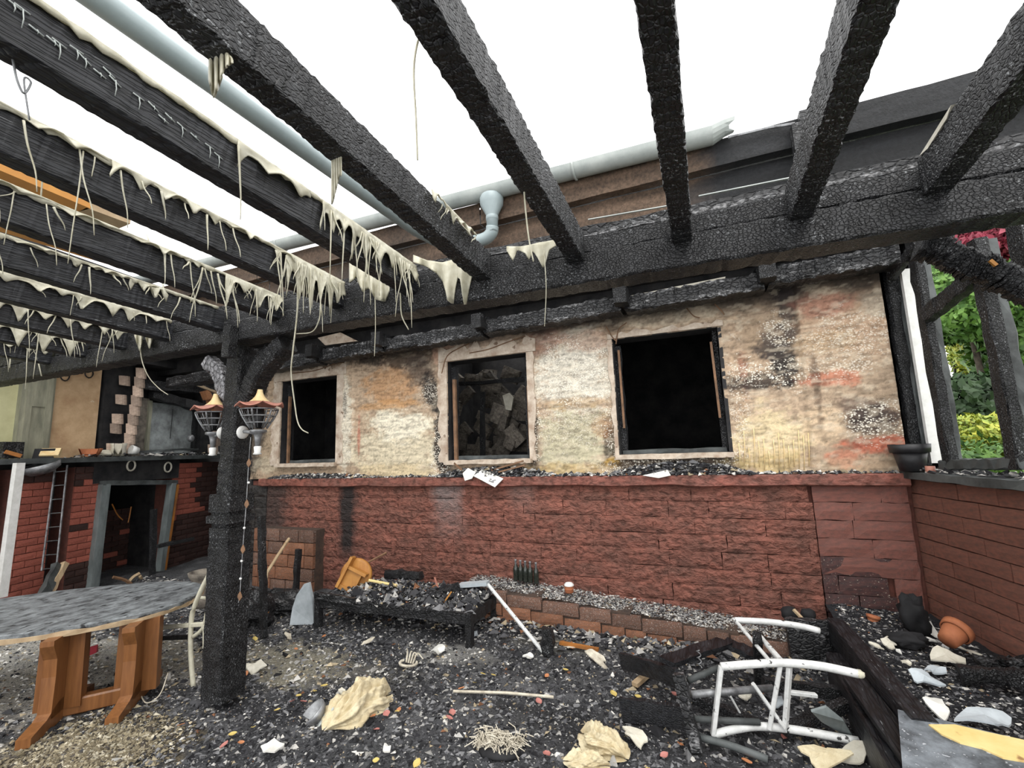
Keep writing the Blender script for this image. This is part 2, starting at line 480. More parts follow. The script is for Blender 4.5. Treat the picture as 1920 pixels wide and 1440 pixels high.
def rough_stone(name, c1, c2, rand=.18, b1=1.0, dist=.045, stain=False):
    m, nt, b = nodes(name)
    geo = nt.nodes.new('ShaderNodeNewGeometry')
    mp = nt.nodes.new('ShaderNodeMapping'); mp.inputs['Scale'].default_value = (.8, 1, 1.3); nt.links.new(geo.outputs['Position'], mp.inputs[0])
    v2 = mp.outputs[0]
    oi = nt.nodes.new('ShaderNodeObjectInfo')
    big = noise(nt, 15, 7, .58, v2, .35); fine = noise(nt, 42, 6, .6, v2)
    c = ramp(nt, noise(nt, 4, 8, .65, v2), [(.35, c1), (.65, c2)])
    c = mix(nt, 1.0, c, ramp(nt, big, [(.36, (.50, .48, .46)), (.56, (1.15, 1.15, 1.15))]), 'MULTIPLY')  # crevice shade painted into the colour, following the bump noise
    k = ramp(nt, oi.outputs['Random'], [(0, (1 - rand,) * 3), (1, (1 + rand * .6,) * 3)])
    c = mix(nt, 1.0, c, k, 'MULTIPLY')
    if stain:
        sp = nt.nodes.new('ShaderNodeSeparateXYZ'); nt.links.new(geo.outputs['Position'], sp.inputs[0])
        def band(x, w, colr, lo, hi, wob, k_):
            nonlocal c
            a = nt.nodes.new('ShaderNodeMath'); a.operation = 'MULTIPLY_ADD'; a.inputs[1].default_value = wob; nt.links.new(noise(nt, 5, 5, .6, v2), a.inputs[0]); nt.links.new(sp.outputs[0], a.inputs[2])
            d = nt.nodes.new('ShaderNodeMath'); d.operation = 'SUBTRACT'; d.inputs[1].default_value = x * S + wob * .5; nt.links.new(a.outputs[0], d.inputs[0])
            e = nt.nodes.new('ShaderNodeMath'); e.operation = 'ABSOLUTE'; nt.links.new(d.outputs[0], e.inputs[0])
            f1 = ramp(nt, e.outputs[0], [(w * S * .6, (k_,) * 3), (w * S * 1.5, (0, 0, 0))])
            zz = nt.nodes.new('ShaderNodeMapRange'); zz.inputs[1].default_value = lo * S; zz.inputs[2].default_value = hi * S; nt.links.new(sp.outputs[2], zz.inputs[0])
            f2 = mix(nt, 1.0, f1, ramp(nt, zz.outputs[0], [(0, (0, 0, 0)), (1, (1, 1, 1))]), 'MULTIPLY')
            c = mix(nt, f2, c, colr)
        band(-4.0, .11, (.02, .018, .018), .30, .55, .25, .95)
        band(-2.62, .16, (.30, .26, .25), .6, 1.25, .3, .7)
        band(-1.75, .12, (.26, .20, .18), .9, 1.3, .3, .5)
        band(-5.3, .30, (.05, .038, .034), -.5, .0, .4, .85)
    nt.links.new(c, b.inputs['Base Color'])
    b.inputs['Roughness'].default_value = .62; b.inputs['Specular IOR Level'].default_value = .4
    h = mix(nt, .2, big, fine)
    bump(nt, b, h, b1, dist)
    return m


M['redstone'] = rough_stone('red_painted_rough_stone', (.30, .112, .080), (.185, .082, .061), .06, dist=.12, stain=True)


def film_mat():
    m, nt, b = nodes('melted_cream_plastic')
    vec = coords(nt)
    c = ramp(nt, noise(nt, 18, 6, .6, vec), [(.3, (.74, .72, .60)), (.7, (.52, .49, .36))])
    nt.links.new(c, b.inputs['Base Color']); b.inputs['Roughness'].default_value = .38
    b.inputs['Specular IOR Level'].default_value = .5
    bump(nt, b, noise(nt, 30, 5, .6, vec), .5, .006)
    tr = nt.nodes.new('ShaderNodeBsdfTranslucent'); nt.links.new(c, tr.inputs[0])
    mx = nt.nodes.new('ShaderNodeMixShader'); mx.inputs[0].default_value = .35
    nt.links.new(b.outputs[0], mx.inputs[1]); nt.links.new(tr.outputs[0], mx.inputs[2])
    nt.links.new(mx.outputs[0], nt.nodes['Material Output'].inputs[0])
    return m


M['film'] = film_mat()


# ------------------------------------------------------------------ the ground
def blobs(P2, items, seed=0, wob=.5):
    """P2: (n,2) plane coordinates; items: (cx, cy, rx, ry, colour, strength, angle)"""
    n = len(P2)
    q = np.column_stack([P2 * 3.0, np.zeros(n)])
    wx = (fbm(q, seed) - .5); wy = (fbm(q + 31.7, seed + 5) - .5)
    fine = (fbm(np.column_stack([P2 * np.array([9.0, 16.0]), np.zeros(n)]), seed + 9, 4) - .5) * 1.5 + (vnoise(np.column_stack([P2 * 60.0, np.zeros(n)]), seed + 13) - .5) * .5
    for (cx, cy, rx, ry, c, k, a) in items:
        dx = P2[:, 0] - cx + wx * rx * wob * 2; dy = P2[:, 1] - cy + wy * ry * wob * 2
        ca, sa = math.cos(a), math.sin(a)
        u = (dx * ca + dy * sa) / rx; v = (-dx * sa + dy * ca) / ry
        r = np.sqrt(u * u + v * v) + fine * .75
        w = np.clip((1.3 - r) / .55, 0, 1); w = w * w * (3 - 2 * w) * k
        yield w, c


def ground_tint(P2):
    n = len(P2)
    a = fbm(np.column_stack([P2 * 1.3, np.zeros(n)]), 3); b = fbm(np.column_stack([P2 * 9, np.zeros(n)]), 11)
    base = np.array([.070, .071, .076]); C_ = np.tile(base, (n, 1)) * (0.4 + 1.7 * a)[:, None]
    C_ += np.clip(b - .52, 0, 1)[:, None] * np.array([.30, .30, .31])
    def g(px, py, rx, ry, c, k, an=0.0):
        p = PZ(px, py); return (p[0], p[1], rx, ry, c, k, an)
    it = [g(540, 1235, .65, .30, (.42, .39, .30), .8), g(845, 1222, .30, .16, (.52, .51, .48), .8), g(120, 1235, 1.0, .4, (.66, .64, .58), .9),
          g(330, 1225, .5, .25, (.48, .45, .38), .8), g(60, 1300, .6, .28, (.66, .62, .55), .95), g(300, 1260, .5, .10, (.46, .44, .40), .7),
          g(30, 1430, .35, .22, (.40, .36, .29), .85), g(250, 1370, .45, .18, (.20, .16, .09), .75), g(700, 1260, .4, .15, (.20, .19, .17), .5),
          g(980, 1240, .5, .2, (.10, .10, .10), .5), g(1060, 1215, .4, .1, (.26, .25, .22), .5), g(950, 1330, .5, .12, (.13, .13, .13), .5),
          g(760, 1420, .3, .12, (.12, .125, .13), .5), g(1100, 1350, .6, .15, (.02, .02, .022), .6), g(500, 1330, .4, .12, (.02, .02, .025), .6)]
    for w, c in blobs(P2, it, 21): C_ = C_ * (1 - w[:, None]) + np.array(c) * w[:, None]
    return C_


def ground_z(P2):
    n = len(P2); q = np.column_stack([P2, np.zeros(n)])
    z = (fbm(q * 2.2, 1) - .5) * .05 + (fbm(q * 12, 2, 3) - .5) * .022
    # rubble heaped against the foot of the walls
    z += np.clip((P2[:, 1] - 3.55) / .5, 0, 1) * .05
    return z


xs = np.linspace(-9.0, 3.4, 340); ys = np.linspace(-3.5, 6.0, 250)
XX, YY = np.meshgrid(xs, ys, indexing='ij')
P2 = np.column_stack([XX.ravel(), YY.ravel()])
b = B(); G3 = np.column_stack([P2, ground_z(P2) - .008]).reshape(len(xs), len(ys), 3)
b.grid(G3[:, ::1][:, :, :], ground_tint(P2))
b.f = [q[::-1] for q in b.f]
fl = b.build('floor', M['groundpaint'], None, True, True)
tag(fl, 'ground of the burnt terrace covered in black ash', 'ground', kind='structure')


def chips(n, where, size, pal, pw, flat=.35, zf=None, seed=0):
    """many small angular fragments, one mesh"""
    r = np.random.default_rng(seed)
    P_ = where(r, n); n = len(P_)
    sz = size[0] + (size[1] - size[0]) * r.random(n) ** 3
    base = np.array([[1, 0, -.4], [-.5, .8, -.4], [-.6, -.8, -.3], [.1, .1, .9]])
    v = base[None] + (r.random((n, 4, 3)) - .5) * .9
    v[:, :, 0] *= (.6 + 1.1 * r.random(n))[:, None]; v[:, :, 2] *= flat
    a = r.random(n) * 2 * math.pi; ca, sa = np.cos(a), np.sin(a)
    x = v[:, :, 0] * ca[:, None] - v[:, :, 1] * sa[:, None]; y = v[:, :, 0] * sa[:, None] + v[:, :, 1] * ca[:, None]
    v[:, :, 0] = x; v[:, :, 1] = y
    v *= sz[:, None, None]; v += P_[:, None, :]; v[:, :, 2] += sz[:, None] * flat * .35
    f = np.array([[0, 1, 3], [1, 2, 3], [2, 0, 3], [0, 2, 1]])
    F = (f[None] + (np.arange(n) * 4)[:, None, None]).reshape(-1, 3)
    pal = np.array(pal); ci = r.choice(len(pal), n, p=np.array(pw) / sum(pw))
    C_ = pal[ci] * (.7 + .6 * r.random(n))[:, None]
    b = B(); b.add(v.reshape(-1, 3), F.tolist(), np.repeat(C_, 4, 0)); return b


PAL = [(.020, .020, .023), (.07, .07, .075), (.17, .17, .175), (.36, .35, .33), (.62, .60, .56), (.40, .33, .22), (.22, .10, .05)]


def on_ground(x0, x1, y0, y1, light=False, thr=.10):
    def w(r, n):
        p = np.column_stack([x0 + (x1 - x0) * r.random(n), y0 + (y1 - y0) * r.random(n)])
        if light is not False:
            t = ground_tint(p).mean(1); keep = (t > thr + .04) == light; p = p[keep]
        return np.column_stack([p, ground_z(p) - .006])
    return w


def on_ground_dark(x0, x1, y0, y1):
    def w(r, n):
        p = np.column_stack([x0 + (x1 - x0) * r.random(n), y0 + (y1 - y0) * r.random(n)])
        p = p[ground_tint(p).mean(1) <= .14]
        return np.column_stack([p, ground_z(p) - .006])
    return w


tag(chips(62000, on_ground_dark(-4.5, .75, .9, 4.1), (.004, .021), PAL, [9, 8, 7, 2.4, .8, .6, .2], flat=.5, seed=1).build('ash_and_charcoal', M['chips'], None, False, True),
    'small black charcoal and ash fragments strewn across the terrace floor', 'charcoal', kind='stuff')
tag(chips(30000, on_ground(-6.8, .75, .9, 4.15, True), (.005, .024), PAL, [1.8, 2, 3, 5, 5, 3.5, .3], flat=.45, seed=2).build('pale_flakes', M['chips'], None, False, True),
    'pale grey and beige flakes lying thick on the light patches of floor', 'ash', kind='stuff')
tag(chips(12000, on_ground_dark(-7.2, -4.4, 1.5, 4.15), (.008, .034), PAL, [10, 6, 3, 1.5, 1, .5, .2], seed=3).build('far_charcoal', M['chips'], None, False, True),
    'charcoal fragments on the floor between the brown table and brick doorway', 'charcoal', kind='stuff')
tag(chips(500, on_ground(-4.6, .6, 1.3, 4.05), (.02, .042), PAL, [8, 4, 2, .6, .3, .4, .2], flat=.7, seed=4).build('charcoal_lumps', M['chips'], None, False, True),
    'larger lumps of charcoal dotted over the terrace floor', 'charcoal', kind='stuff')
# straw coloured litter at the foot of the table
def litter(r, n):
    c = PZ(250, 1385); d = PZ(60, 1440) - c
    t = r.random(n); p = c[None, :2] + d[None, :2] * t[:, None] + r.normal(0, .13, (n, 2)) * np.array([1.3, .9])
    return np.column_stack([p, ground_z(p)])
tag(chips(9000, litter, (.004, .02), [(.28, .24, .16), (.17, .14, .09), (.42, .38, .29), (.06, .05, .04)], [4, 3, 2, 2], flat=.5, seed=5).build('dry_litter', M['chips'], None, False, True),
    'straw coloured dry litter heaped around the near foot of the brown table', 'litter', kind='stuff')
def at_foot(r, n):
    x = -5.4 + 6.0 * r.random(n); y = 4.02 - np.abs(r.normal(0, .12, n)) ; p = np.column_stack([x, y])
    return np.column_stack([p, ground_z(p) + .02 * r.random(n)])
tag(chips(2600, at_foot, (.01, .045), PAL, [6, 4, 3, 2, 1.5, 1.5, .8], flat=.5, seed=6).build('rubble_strip', M['chips'], None, False, True),
    'strip of charred rubble along the foot of the low stone ledge', 'rubble', kind='stuff')

# ------------------------------------------------------------------ back wall: lower courses of red stone
YW = 4.4
XL, XR = -5.75, 1.37
ANG = math.radians(11)
SILL = 1.30


def stone_mesh(name, seed, mat, nx=8, nz=4, rough=.018, depth=.06, lip=.7):
    """unit block (x -.5...5, z -.5...5) with an uneven front (-y)"""
    b = B()
    Pg = np.zeros((nx + 3, nz + 3, 3))
    for i in range(nx + 3):
        for j in range(nz + 3):
            u = min(max((i - 1) / nx, 0), 1) - .5; w = min(max((j - 1) / nz, 0), 1) - .5
            edge = i in (0, nx + 2) or j in (0, nz + 2)
            inner = (1 < i < nx + 1) and (1 < j < nz + 1)
            q = fbm(np.array([[u * 5 + seed * 3.1, w * 2.5 + 9, seed * 1.7]]), seed, 3)[0]
            y = .0 if edge else (-depth * lip - rough * .4 * q if not inner else -depth * (lip + .12) - rough * 1.6 * (q - .3))
            if not edge: u += (vnoise(np.array([[w * 4 + seed, seed, u * 9]]), 3)[0] - .5) * .03; w += (vnoise(np.array([[u * 4 + seed, seed, 5.]]), 4)[0] - .5) * .07
            Pg[i, j] = (u, y, w)
    b.grid(Pg)
    return raw_mesh(name, b, mat, False)


def lay_courses(parent, meshes, x0, x1, z0, z1, ch, lmin, lmax, put, gap=.012, name='stone', rnd=None, skip=None):
    """put(s, z, w, h) -> (pos, R, scale)"""
    rnd = rnd or random
    nrow = max(1, round((z1 - z0) / ch)); h = (z1 - z0) / nrow
    for k in range(nrow):
        s = x0 - rnd.random() * lmin * .9
        while s < x1:
            w = lmin + (lmax - lmin) * rnd.random()
            a, e = max(s, x0), min(s + w, x1)
            if e - a > .05 and not (skip and skip((a + e) / 2, z0 + (k + .5) * h)):
                pos, R, sc = put((a + e) / 2, z0 + (k + .5) * h, e - a - gap, h - gap)
                piece(name, rnd.choice(meshes), parent, pos, R, sc)
            s += w


lower = B().box(((XL + XR) / 2 + .15, YW + .13, SILL / 2 - .1), (XR - XL + .3, .2, SILL + .2)).build('wall_back', M['mortar'])
tag(lower, 'red painted rough stone wall below the burnt windows', 'wall', kind='structure')
rough_m = [stone_mesh('rough_block', 20 + i, M['redstone'], 9, 4, .016, .06, .88) for i in range(8)]
lay_courses(lower, rough_m, -5.35, .74, -.02, 1.24, .14, .3, .6, lambda s, z, w, h: ((s, YW + .035, z), None, (w, 1, h)), gap=.003)
smooth_m = [stone_mesh('dressed_block', 40 + i, M['smoothred'], 4, 2, .002, .05, .8) for i in range(3)]
peel_m = [stone_mesh('peeled_block', 48 + i, plain('peeled_maroon_paint', (.085, .034, .030), (.035, .022, .022), rough=.6, scale=5, bstr=.5, bdist=.01, fleck=(.55, .48, .38), fl=.66, fscale=14), 4, 2, .003, .05, .8) for i in range(2)]
burn = lambda s_, z_: z_ < .62 and s_ < 1.28
lay_courses(lower, peel_m, .745, 1.2, .0, 1.24, .14, .3, .5, lambda s, z, w, h: ((s, YW + .03, z), None, (w, 1, h)), gap=.004, skip=lambda s_, z_: z_ > .62)
lay_courses(lower, smooth_m, 1.2, 1.36, .0, 1.24, .14, .3, .5, lambda s, z, w, h: ((s, YW + .03, z), None, (w, 1, h)), gap=.004, skip=lambda s_, z_: z_ > .62)
lay_courses(lower, smooth_m, .745, 1.36, .0, 1.24, .14, .45, .75, lambda s, z, w, h: ((s, YW + .03, z), None, (w, 1, h)), gap=.004, skip=lambda s_, z_: z_ < .62)
soot_m = [stone_mesh('sooty_block', 45 + i, rough_stone('soot_blackened_stone', (.05, .045, .042), (.018, .017, .017), .3), 8, 4, .022, .06, .8) for i in range(3)]
lay_courses(lower, soot_m, XL, -5.36, -.02, 1.24, .14, .2, .4, lambda s, z, w, h: ((s, YW + .035, z), None, (w, 1, h)), gap=.006)

cw = B().box((-6.55, 5.75, 1.6), (2.4, .16, 3.3)); cw.box((-5.72, 5.1, 1.6), (.08, 1.4, 3.3))
tag(cw.build('wall_link', M['soot']), 'black sooty wall closing the gap behind the carved post', 'wall', kind='structure')
# projecting, unpainted stones at the left foot of the wall
bare_m = [stone_mesh('bare_block', 60 + i, M['sandstone'], 6, 3, .012, .05, .7) for i in range(5)]
ash_m = [stone_mesh('ash_block', 70 + i, M['ashstone'], 6, 3, .012, .05, .7) for i in range(4)]
foot = B().box((-4.85, 4.33, .36), (1.0, .16, .74)).build('stone_footing', M['mortar_sand'])
tag(foot, 'low projecting block of bare brown stones at left foot of wall', 'footing', kind='structure')
lay_courses(foot, bare_m + ash_m[:2], -5.35, -4.35, .0, .73, .14, .2, .38, lambda s, z, w, h: ((s, 4.25, z), None, (w, 1, h)), gap=.012)

# low stone ledge in front of the wall
def ledge_top(X): return .315 - .075 * (X + 2.0) if X > -2 else .315
led = B()
for (xa, xb) in [(-2.3, -1.5), (-1.5, -.7), (-.7, .1), (.1, .75)]:
    za = ledge_top((xa + xb) / 2)
    led.box(((xa + xb) / 2, 4.21, za / 2 - .12), (xb - xa, .36, za + .2))
led = led.build('stone_ledge', M['mortar_sand'])
tag(led, 'low ledge of bare brown sandstone blocks along foot of red wall', 'ledge', kind='structure')
rs = random.Random(5)
for row in range(3):
    s = -2.3 - rs.random() * .2
    while s < .75:
        w = .16 + .2 * rs.random(); c = s + w / 2
        zt = ledge_top(c) - row * .105
        piece('stone', rs.choice(ash_m if row == 0 else bare_m), led, (c, 4.045 + rs.random() * .012, zt - .05), None, (w - .012, 1, .096))
        s += w
def ledge_rubble(r, n):
    x = -2.3 + 3.1 * r.random(n); y = 4.07 + .3 * r.random(n) ** .7
    return np.column_stack([x, y, np.array([ledge_top(a) for a in x]) + .03 * np.clip((y - 4.2) / .15, 0, 1) * r.random(n) + .002])
tag(chips(9000, ledge_rubble, (.004, .015), PAL, [2, 3, 5, 6, 4, .6, .3], flat=.5, seed=8).build('ledge_ash', M['chips'], None, False, True),
    'grey and white ash lying on top of the low stone ledge', 'ash', kind='stuff')

# sill course on top of the stone wall
sl = B()
n = 110; prof = [(-.10, 0.0), (-.105, .055), (-.09, .075), (.10, .085)]
Pg = np.zeros((n + 1, 6, 3))
for i in range(n + 1):
    x = XL + .3 + (XR - XL - .3) * i / n
    drop = .028 * fbm(np.array([[x * 3, 0, 0]]), 4)[0]
    pr = [(.05, -.03 - drop), (-.05, -.028 - drop), (-.072, -.015 - drop), (-.075, .045), (-.068, .056), (.1, .062)]
    for j, (y, z) in enumerate(pr): Pg[i, j] = (x, YW + y + (.01 * (random.random() - .5)), SILL - .03 + z)
sl.grid(Pg)
sill = sl.build('trim_1', rough_stone('red_painted_sill', (.25, .085, .062), (.15, .066, .050), .05, .7, .03), None, False)
tag(sill, 'long red sill course between stone wall and scorched plaster', 'sill', kind='structure')
def sill_rubble(r, n):
    k = [(-5.3, -3.6, 4), (-2.75, -1.4, 6), (-.85, .35, 7), (-3.6, -2.7, 1.0), (-1.4, -.8, 2), (.3, 1.3, 1.4)]
    w = np.array([q[2] * (q[1] - q[0]) for q in k]); i = r.choice(len(k), n, p=w / w.sum())
    lo = np.array([q[0] for q in k])[i]; hi = np.array([q[1] for q in k])[i]; hgt = np.array([.05, .10, .11, .02, .02, .02])[i]
    u = r.random(n); x = lo + (hi - lo) * u; bell = np.sin(u * math.pi) ** .7
    return np.column_stack([x, YW - .07 + .08 * r.random(n), SILL + .028 + hgt * bell * r.random(n) ** 1.7])
tag(chips(7000, sill_rubble, (.007, .034), PAL, [7, 5, 4, 3, 3, .5, .3], flat=.6, seed=9).build('sill_debris', M['chips'], None, False, True),
    'black and white burnt debris heaped on the wall sill below the windows', 'debris', kind='stuff')

# ------------------------------------------------------------------ back wall: scorched plaster with three openings
WIN = [(-5.17, -4.21, 1.52, 2.60), (-2.61, -1.66, 1.50, 2.60), (-.755, .185, 1.51, 2.63)]
ZT = 3.0
dx = .0122
gx = np.arange(-5.75, XR + .02, dx); gz = np.arange(SILL + .02, ZT, dx)
WIN = [(gx[np.abs(gx - a).argmin()], gx[np.abs(gx - b_).argmin()], gz[np.abs(gz - c).argmin()], gz[np.abs(gz - d).argmin()]) for a, b_, c, d in WIN]
GX, GZ = np.meshgrid(gx, gz, indexing='ij'); W2 = np.column_stack([GX.ravel(), GZ.ravel()])
XPIL = .785


def wall_tint(W2):
    n = len(W2)
    C_ = np.tile(np.array(lin((186, 163, 138))), (n, 1))
    C_ *= (.68 + .6 * fbm(np.column_stack([W2 * np.array([2.0, 2.0]), np.zeros(n)]), 40))[:, None]
    bl = np.zeros(n)
    def g(px, py, rx, ry, c, k, an=0.0):
        p = PY(px, py, YW); u = p[0]
        return (p[0], p[2], rx, ry, lin(c) if max(c) > 1 else c, k, an)
    SO = (32, 31, 33)
    it = [  # left panel
        g(750, 850, .62, .42, (222, 210, 182), .95), g(735, 720, .40, .22, (190, 146, 104), .75), g(750, 800, .40, .16, (244, 236, 214), .85), g(740, 885, .55, .10, (212, 190, 148), .6),
        g(720, 760, .45, .05, (196, 146, 92), .6),
        g(690, 665, .26, .16, SO, .85), g(765, 668, .40, .12, (84, 72, 62), .85), g(785, 695, .22, .16, (86, 74, 66), .8, -.6), g(806, 735, .10, .24, SO, .9, .35), g(826, 830, .08, .42, (46, 41, 40), .95), g(838, 880, .10, .1, SO, .7),
        g(648, 800, .10, .6, (224, 216, 196), .85), g(648, 760, .03, .15, (96, 90, 84), .7), g(673, 820, .02, .22, (190, 96, 74), .6),
        # left end
        g(515, 840, .25, .3, (168, 150, 126), .8), g(480, 800, .18, .7, (72, 66, 60), .9), g(500, 870, .2, .1, (200, 188, 164), .6),
        # middle panel
        g(1075, 700, .42, .42, (222, 216, 200), .9), g(1075, 830, .40, .36, (196, 189, 160), .95), g(1075, 755, .36, .06, (172, 132, 78), .6), g(1060, 880, .5, .06, (196, 160, 92), .5),
        g(1000, 820, .06, .34, (58, 48, 42), .85), g(1148, 850, .07, .26, (60, 48, 40), .8), g(1130, 800, .1, .1, (170, 110, 60), .4), g(1150, 868, .07, .06, (236, 190, 96), .7),
        g(1020, 640, .2, .12, (172, 120, 100), .6), g(1100, 640, .3, .1, (190, 150, 126), .6), g(1010, 615, .5, .05, (120, 96, 84), .6),
        g(905, 640, .4, .09, (214, 188, 164), .8), g(830, 650, .12, .3, (206, 164, 140), .6),
        # around third opening
        g(1250, 590, .5, .10, (208, 192, 168), .7), g(1270, 872, .55, .09, (60, 52, 48), .85), g(1385, 700, .06, .5, (196, 168, 140), .5),
        g(1395, 700, .035, .2, (142, 84, 66), .7),
        g(1440, 640, .22, .22, (168, 144, 118), .6), g(1440, 820, .26, .24, (226, 206, 166), .95), g(1445, 870, .3, .08, (200, 178, 122), .6),
        g(1478, 590, .06, .30, (60, 52, 50), .85), g(1468, 680, .10, .20, SO, .95), g(1425, 716, .24, .08, (40, 37, 38), .9), g(1455, 640, .12, .16, (74, 64, 60), .7), g(1450, 650, .12, .08, (66, 58, 54), .7), g(1480, 540, .12, .1, (84, 66, 60), .7),
        # right panel
        g(1590, 600, .3, .25, (172, 140, 114), .6), g(1545, 640, .2, .1, (186, 160, 128), .7), g(1560, 710, .2, .06, (190, 116, 90), .75), g(1545, 790, .16, .16, (218, 192, 160), .8),
        g(1625, 770, .22, .10, (110, 92, 84), .7, -.5), g(1640, 790, .14, .12, (66, 56, 54), .85), g(1650, 832, .19, .07, (188, 100, 76), .85), g(1580, 855, .12, .07, (206, 120, 92), .6), g(1600, 870, .35, .05, (198, 170, 140), .5), g(1530, 720, .03, .3, (90, 70, 58), .6),
        g(1690, 700, .06, .6, (70, 58, 52), .6), g(1540, 570, .2, .1, (176, 118, 100), .6), g(1650, 570, .12, .12, (178, 168, 150), .6)]
    for i, (w, c) in enumerate(blobs(W2, it, 61, .35)): C_ = C_ * (1 - w[:, None]) + np.array(c) * w[:, None]
    # soot licked up under the wall plate
    t = np.clip((W2[:, 1] - 2.70 + (fbm(np.column_stack([W2 * 4, np.zeros(n)]), 77) - .5) * .2) / .14, 0, 1)
    C_ = C_ * (1 - .85 * t[:, None]) + np.array(lin((44, 40, 40))) * (.85 * t[:, None])
    # darker horizontal brush-like streaks
    st = fbm(np.column_stack([W2[:, 0] * 13, W2[:, 1] * 56, np.zeros(n)]), 88, 3)
    C_ *= (1 - .30 * np.clip((st - .52) / .12, 0, 1))[:, None]
    sp_ = vnoise(np.column_stack([W2 * np.array([55, 75]), np.zeros(n)]), 99)
    C_ *= (1 - .30 * np.clip((sp_ - .70) / .1, 0, 1))[:, None]
    lt_ = fbm(np.column_stack([W2[:, 0] * 14, W2[:, 1] * 30, np.full(n, 3.3)]), 101, 3)
    lw_ = np.clip((lt_ - .55) / .1, 0, 1)[:, None] * .34 * np.clip((W2[:, :1] + 5) / 5, .25, 1)
    C_ = C_ * (1 - lw_) + np.array(lin((226, 212, 188))) * lw_
    bi = [g(826, 850, .12, .36, (1, 1, 1), 1), g(805, 740, .1, .16, (1, 1, 1), .6), g(648, 800, .10, .5, (1, 1, 1), .8), g(1075, 700, .45, .33, (1, 1, 1), .9), g(1075, 800, .5, .22, (1, 1, 1), .45), g(1270, 868, .6, .12, (1, 1, 1), 1),
          g(1440, 700, .3, .14, (1, 1, 1), 1), g(1460, 620, .12, .15, (1, 1, 1), .7), g(1640, 790, .22, .16, (1, 1, 1), .9), g(1590, 640, .35, .25, (1, 1, 1), .55), g(1385, 760, .08, .5, (1, 1, 1), .6), g(1000, 800, .08, .3, (1, 1, 1), .9), g(1145, 800, .08, .3, (1, 1, 1), .9)]
    for w, c in blobs(W2, bi, 91, .35): bl = np.maximum(bl, w)
    return C_, bl


TC, BL = wall_tint(W2)
inside = np.zeros((len(gx) - 1, len(gz) - 1), bool)
cx = (gx[:-1] + gx[1:]) / 2; cz = (gz[:-1] + gz[1:]) / 2
for (a, b_, c, d) in WIN:
    inside |= ((cx > a) & (cx < b_))[:, None] & ((cz > c) & (cz < d))[None]
rel = (fbm(np.column_stack([W2 * np.array([10, 30]), np.zeros(len(W2))]), 15, 3) - .5) * .012 + (fbm(np.column_stack([W2 * 2, np.zeros(len(W2))]), 16, 3) - .5) * .02
yy = YW + rel
yy = np.where(W2[:, 0] > XPIL + .02 * (W2[:, 1] - 2), yy - .022, yy)
yy = np.where((W2[:, 0] > -4.21) & (W2[:, 0] < -3.95), yy - .015, yy)
nz_ = len(gz)
idx = np.arange(len(W2)).reshape(len(gx), nz_)
F = [(idx[i, j], idx[i + 1, j], idx[i + 1, j + 1], idx[i, j + 1]) for i in range(len(gx) - 1) for j in range(nz_ - 1) if not inside[i, j]]
b = B().add(np.column_stack([W2[:, 0], yy, W2[:, 1]]), F, TC)


def blister_mat():
    m = M['plasterpaint']; nt = m.node_tree; bs = nt.nodes['Principled BSDF']
    src = bs.inputs['Base Color'].links[0].from_socket
    at = nt.nodes.new('ShaderNodeAttribute'); at.attribute_name = 'Blister'
    vo = nt.nodes.new('ShaderNodeTexVoronoi'); vo.feature = 'F1'; vo.inputs['Scale'].default_value = 46; vo.inputs['Randomness'].default_value = 1
    nt.links.new(coords(nt, 'Object', (1, .01, 1.35)), vo.inputs['Vector'])
    spot = ramp(nt, vo.outputs['Distance'], [(.34, (1, 1, 1)), (.46, (0, 0, 0))])
    some = ramp(nt, noise(nt, 16, 4, .65), [(.42, (0, 0, 0)), (.52, (1, 1, 1))])
    fac = mix(nt, 1.0, mix(nt, 1.0, spot, some, 'MULTIPLY'), at.outputs['Color'], 'MULTIPLY')
    out = mix(nt, fac, src, lin((232, 226, 212)))
    # fine craze lines
    vd = nt.nodes.new('ShaderNodeTexVoronoi'); vd.feature = 'DISTANCE_TO_EDGE'; vd.inputs['Scale'].default_value = 30
    nt.links.new(coords(nt, 'Object', (1, .01, 1.8)), vd.inputs['Vector'])
    cr = ramp(nt, vd.outputs['Distance'], [(.015, (1, 1, 1)), (.06, (0, 0, 0))])
    cr = mix(nt, 1.0, mix(nt, 1.0, cr, ramp(nt, noise(nt, 5, 4, .6), [(.48, (0, 0, 0)), (.6, (1, 1, 1))]), 'MULTIPLY'), ramp(nt, at.outputs['Color'], [(.0, (.35, .35, .35)), (1, (1, 1, 1))]), 'MULTIPLY')
    out = mix(nt, cr, out, lin((98, 78, 62)))
    nt.links.new(out, bs.inputs['Base Color'])


blister_mat()
upper = b.build('wall_back_plaster', M['plasterpaint'], None, True, True)
at = upper.data.color_attributes.new('Blister', 'FLOAT_COLOR', 'POINT')
at.data.foreach_set('color', np.column_stack([BL, BL, BL, np.ones(len(BL))]).astype(np.float32).ravel())
tag(upper, 'scorched cream plaster wall with three empty window openings', 'wall', kind='structure')
for pts_c in ([(828, 700), (838, 668), (862, 652), (880, 644)], [(880, 662), (915, 655), (950, 642), (985, 630)], [(1136, 612), (1148, 632), (1156, 640)], [(1155, 645), (1160, 618), (1175, 605)], [(1285, 575), (1300, 592), (1312, 596)], [(1340, 570), (1352, 582), (1358, 590)], [(548, 700), (590, 695), (628, 682), (645, 680)]):
    B().tube(curve([PY(x_, y_, YW - .028) for x_, y_ in pts_c], 4), .006, 5).build('crack', M['wood_dk'], upper, False)
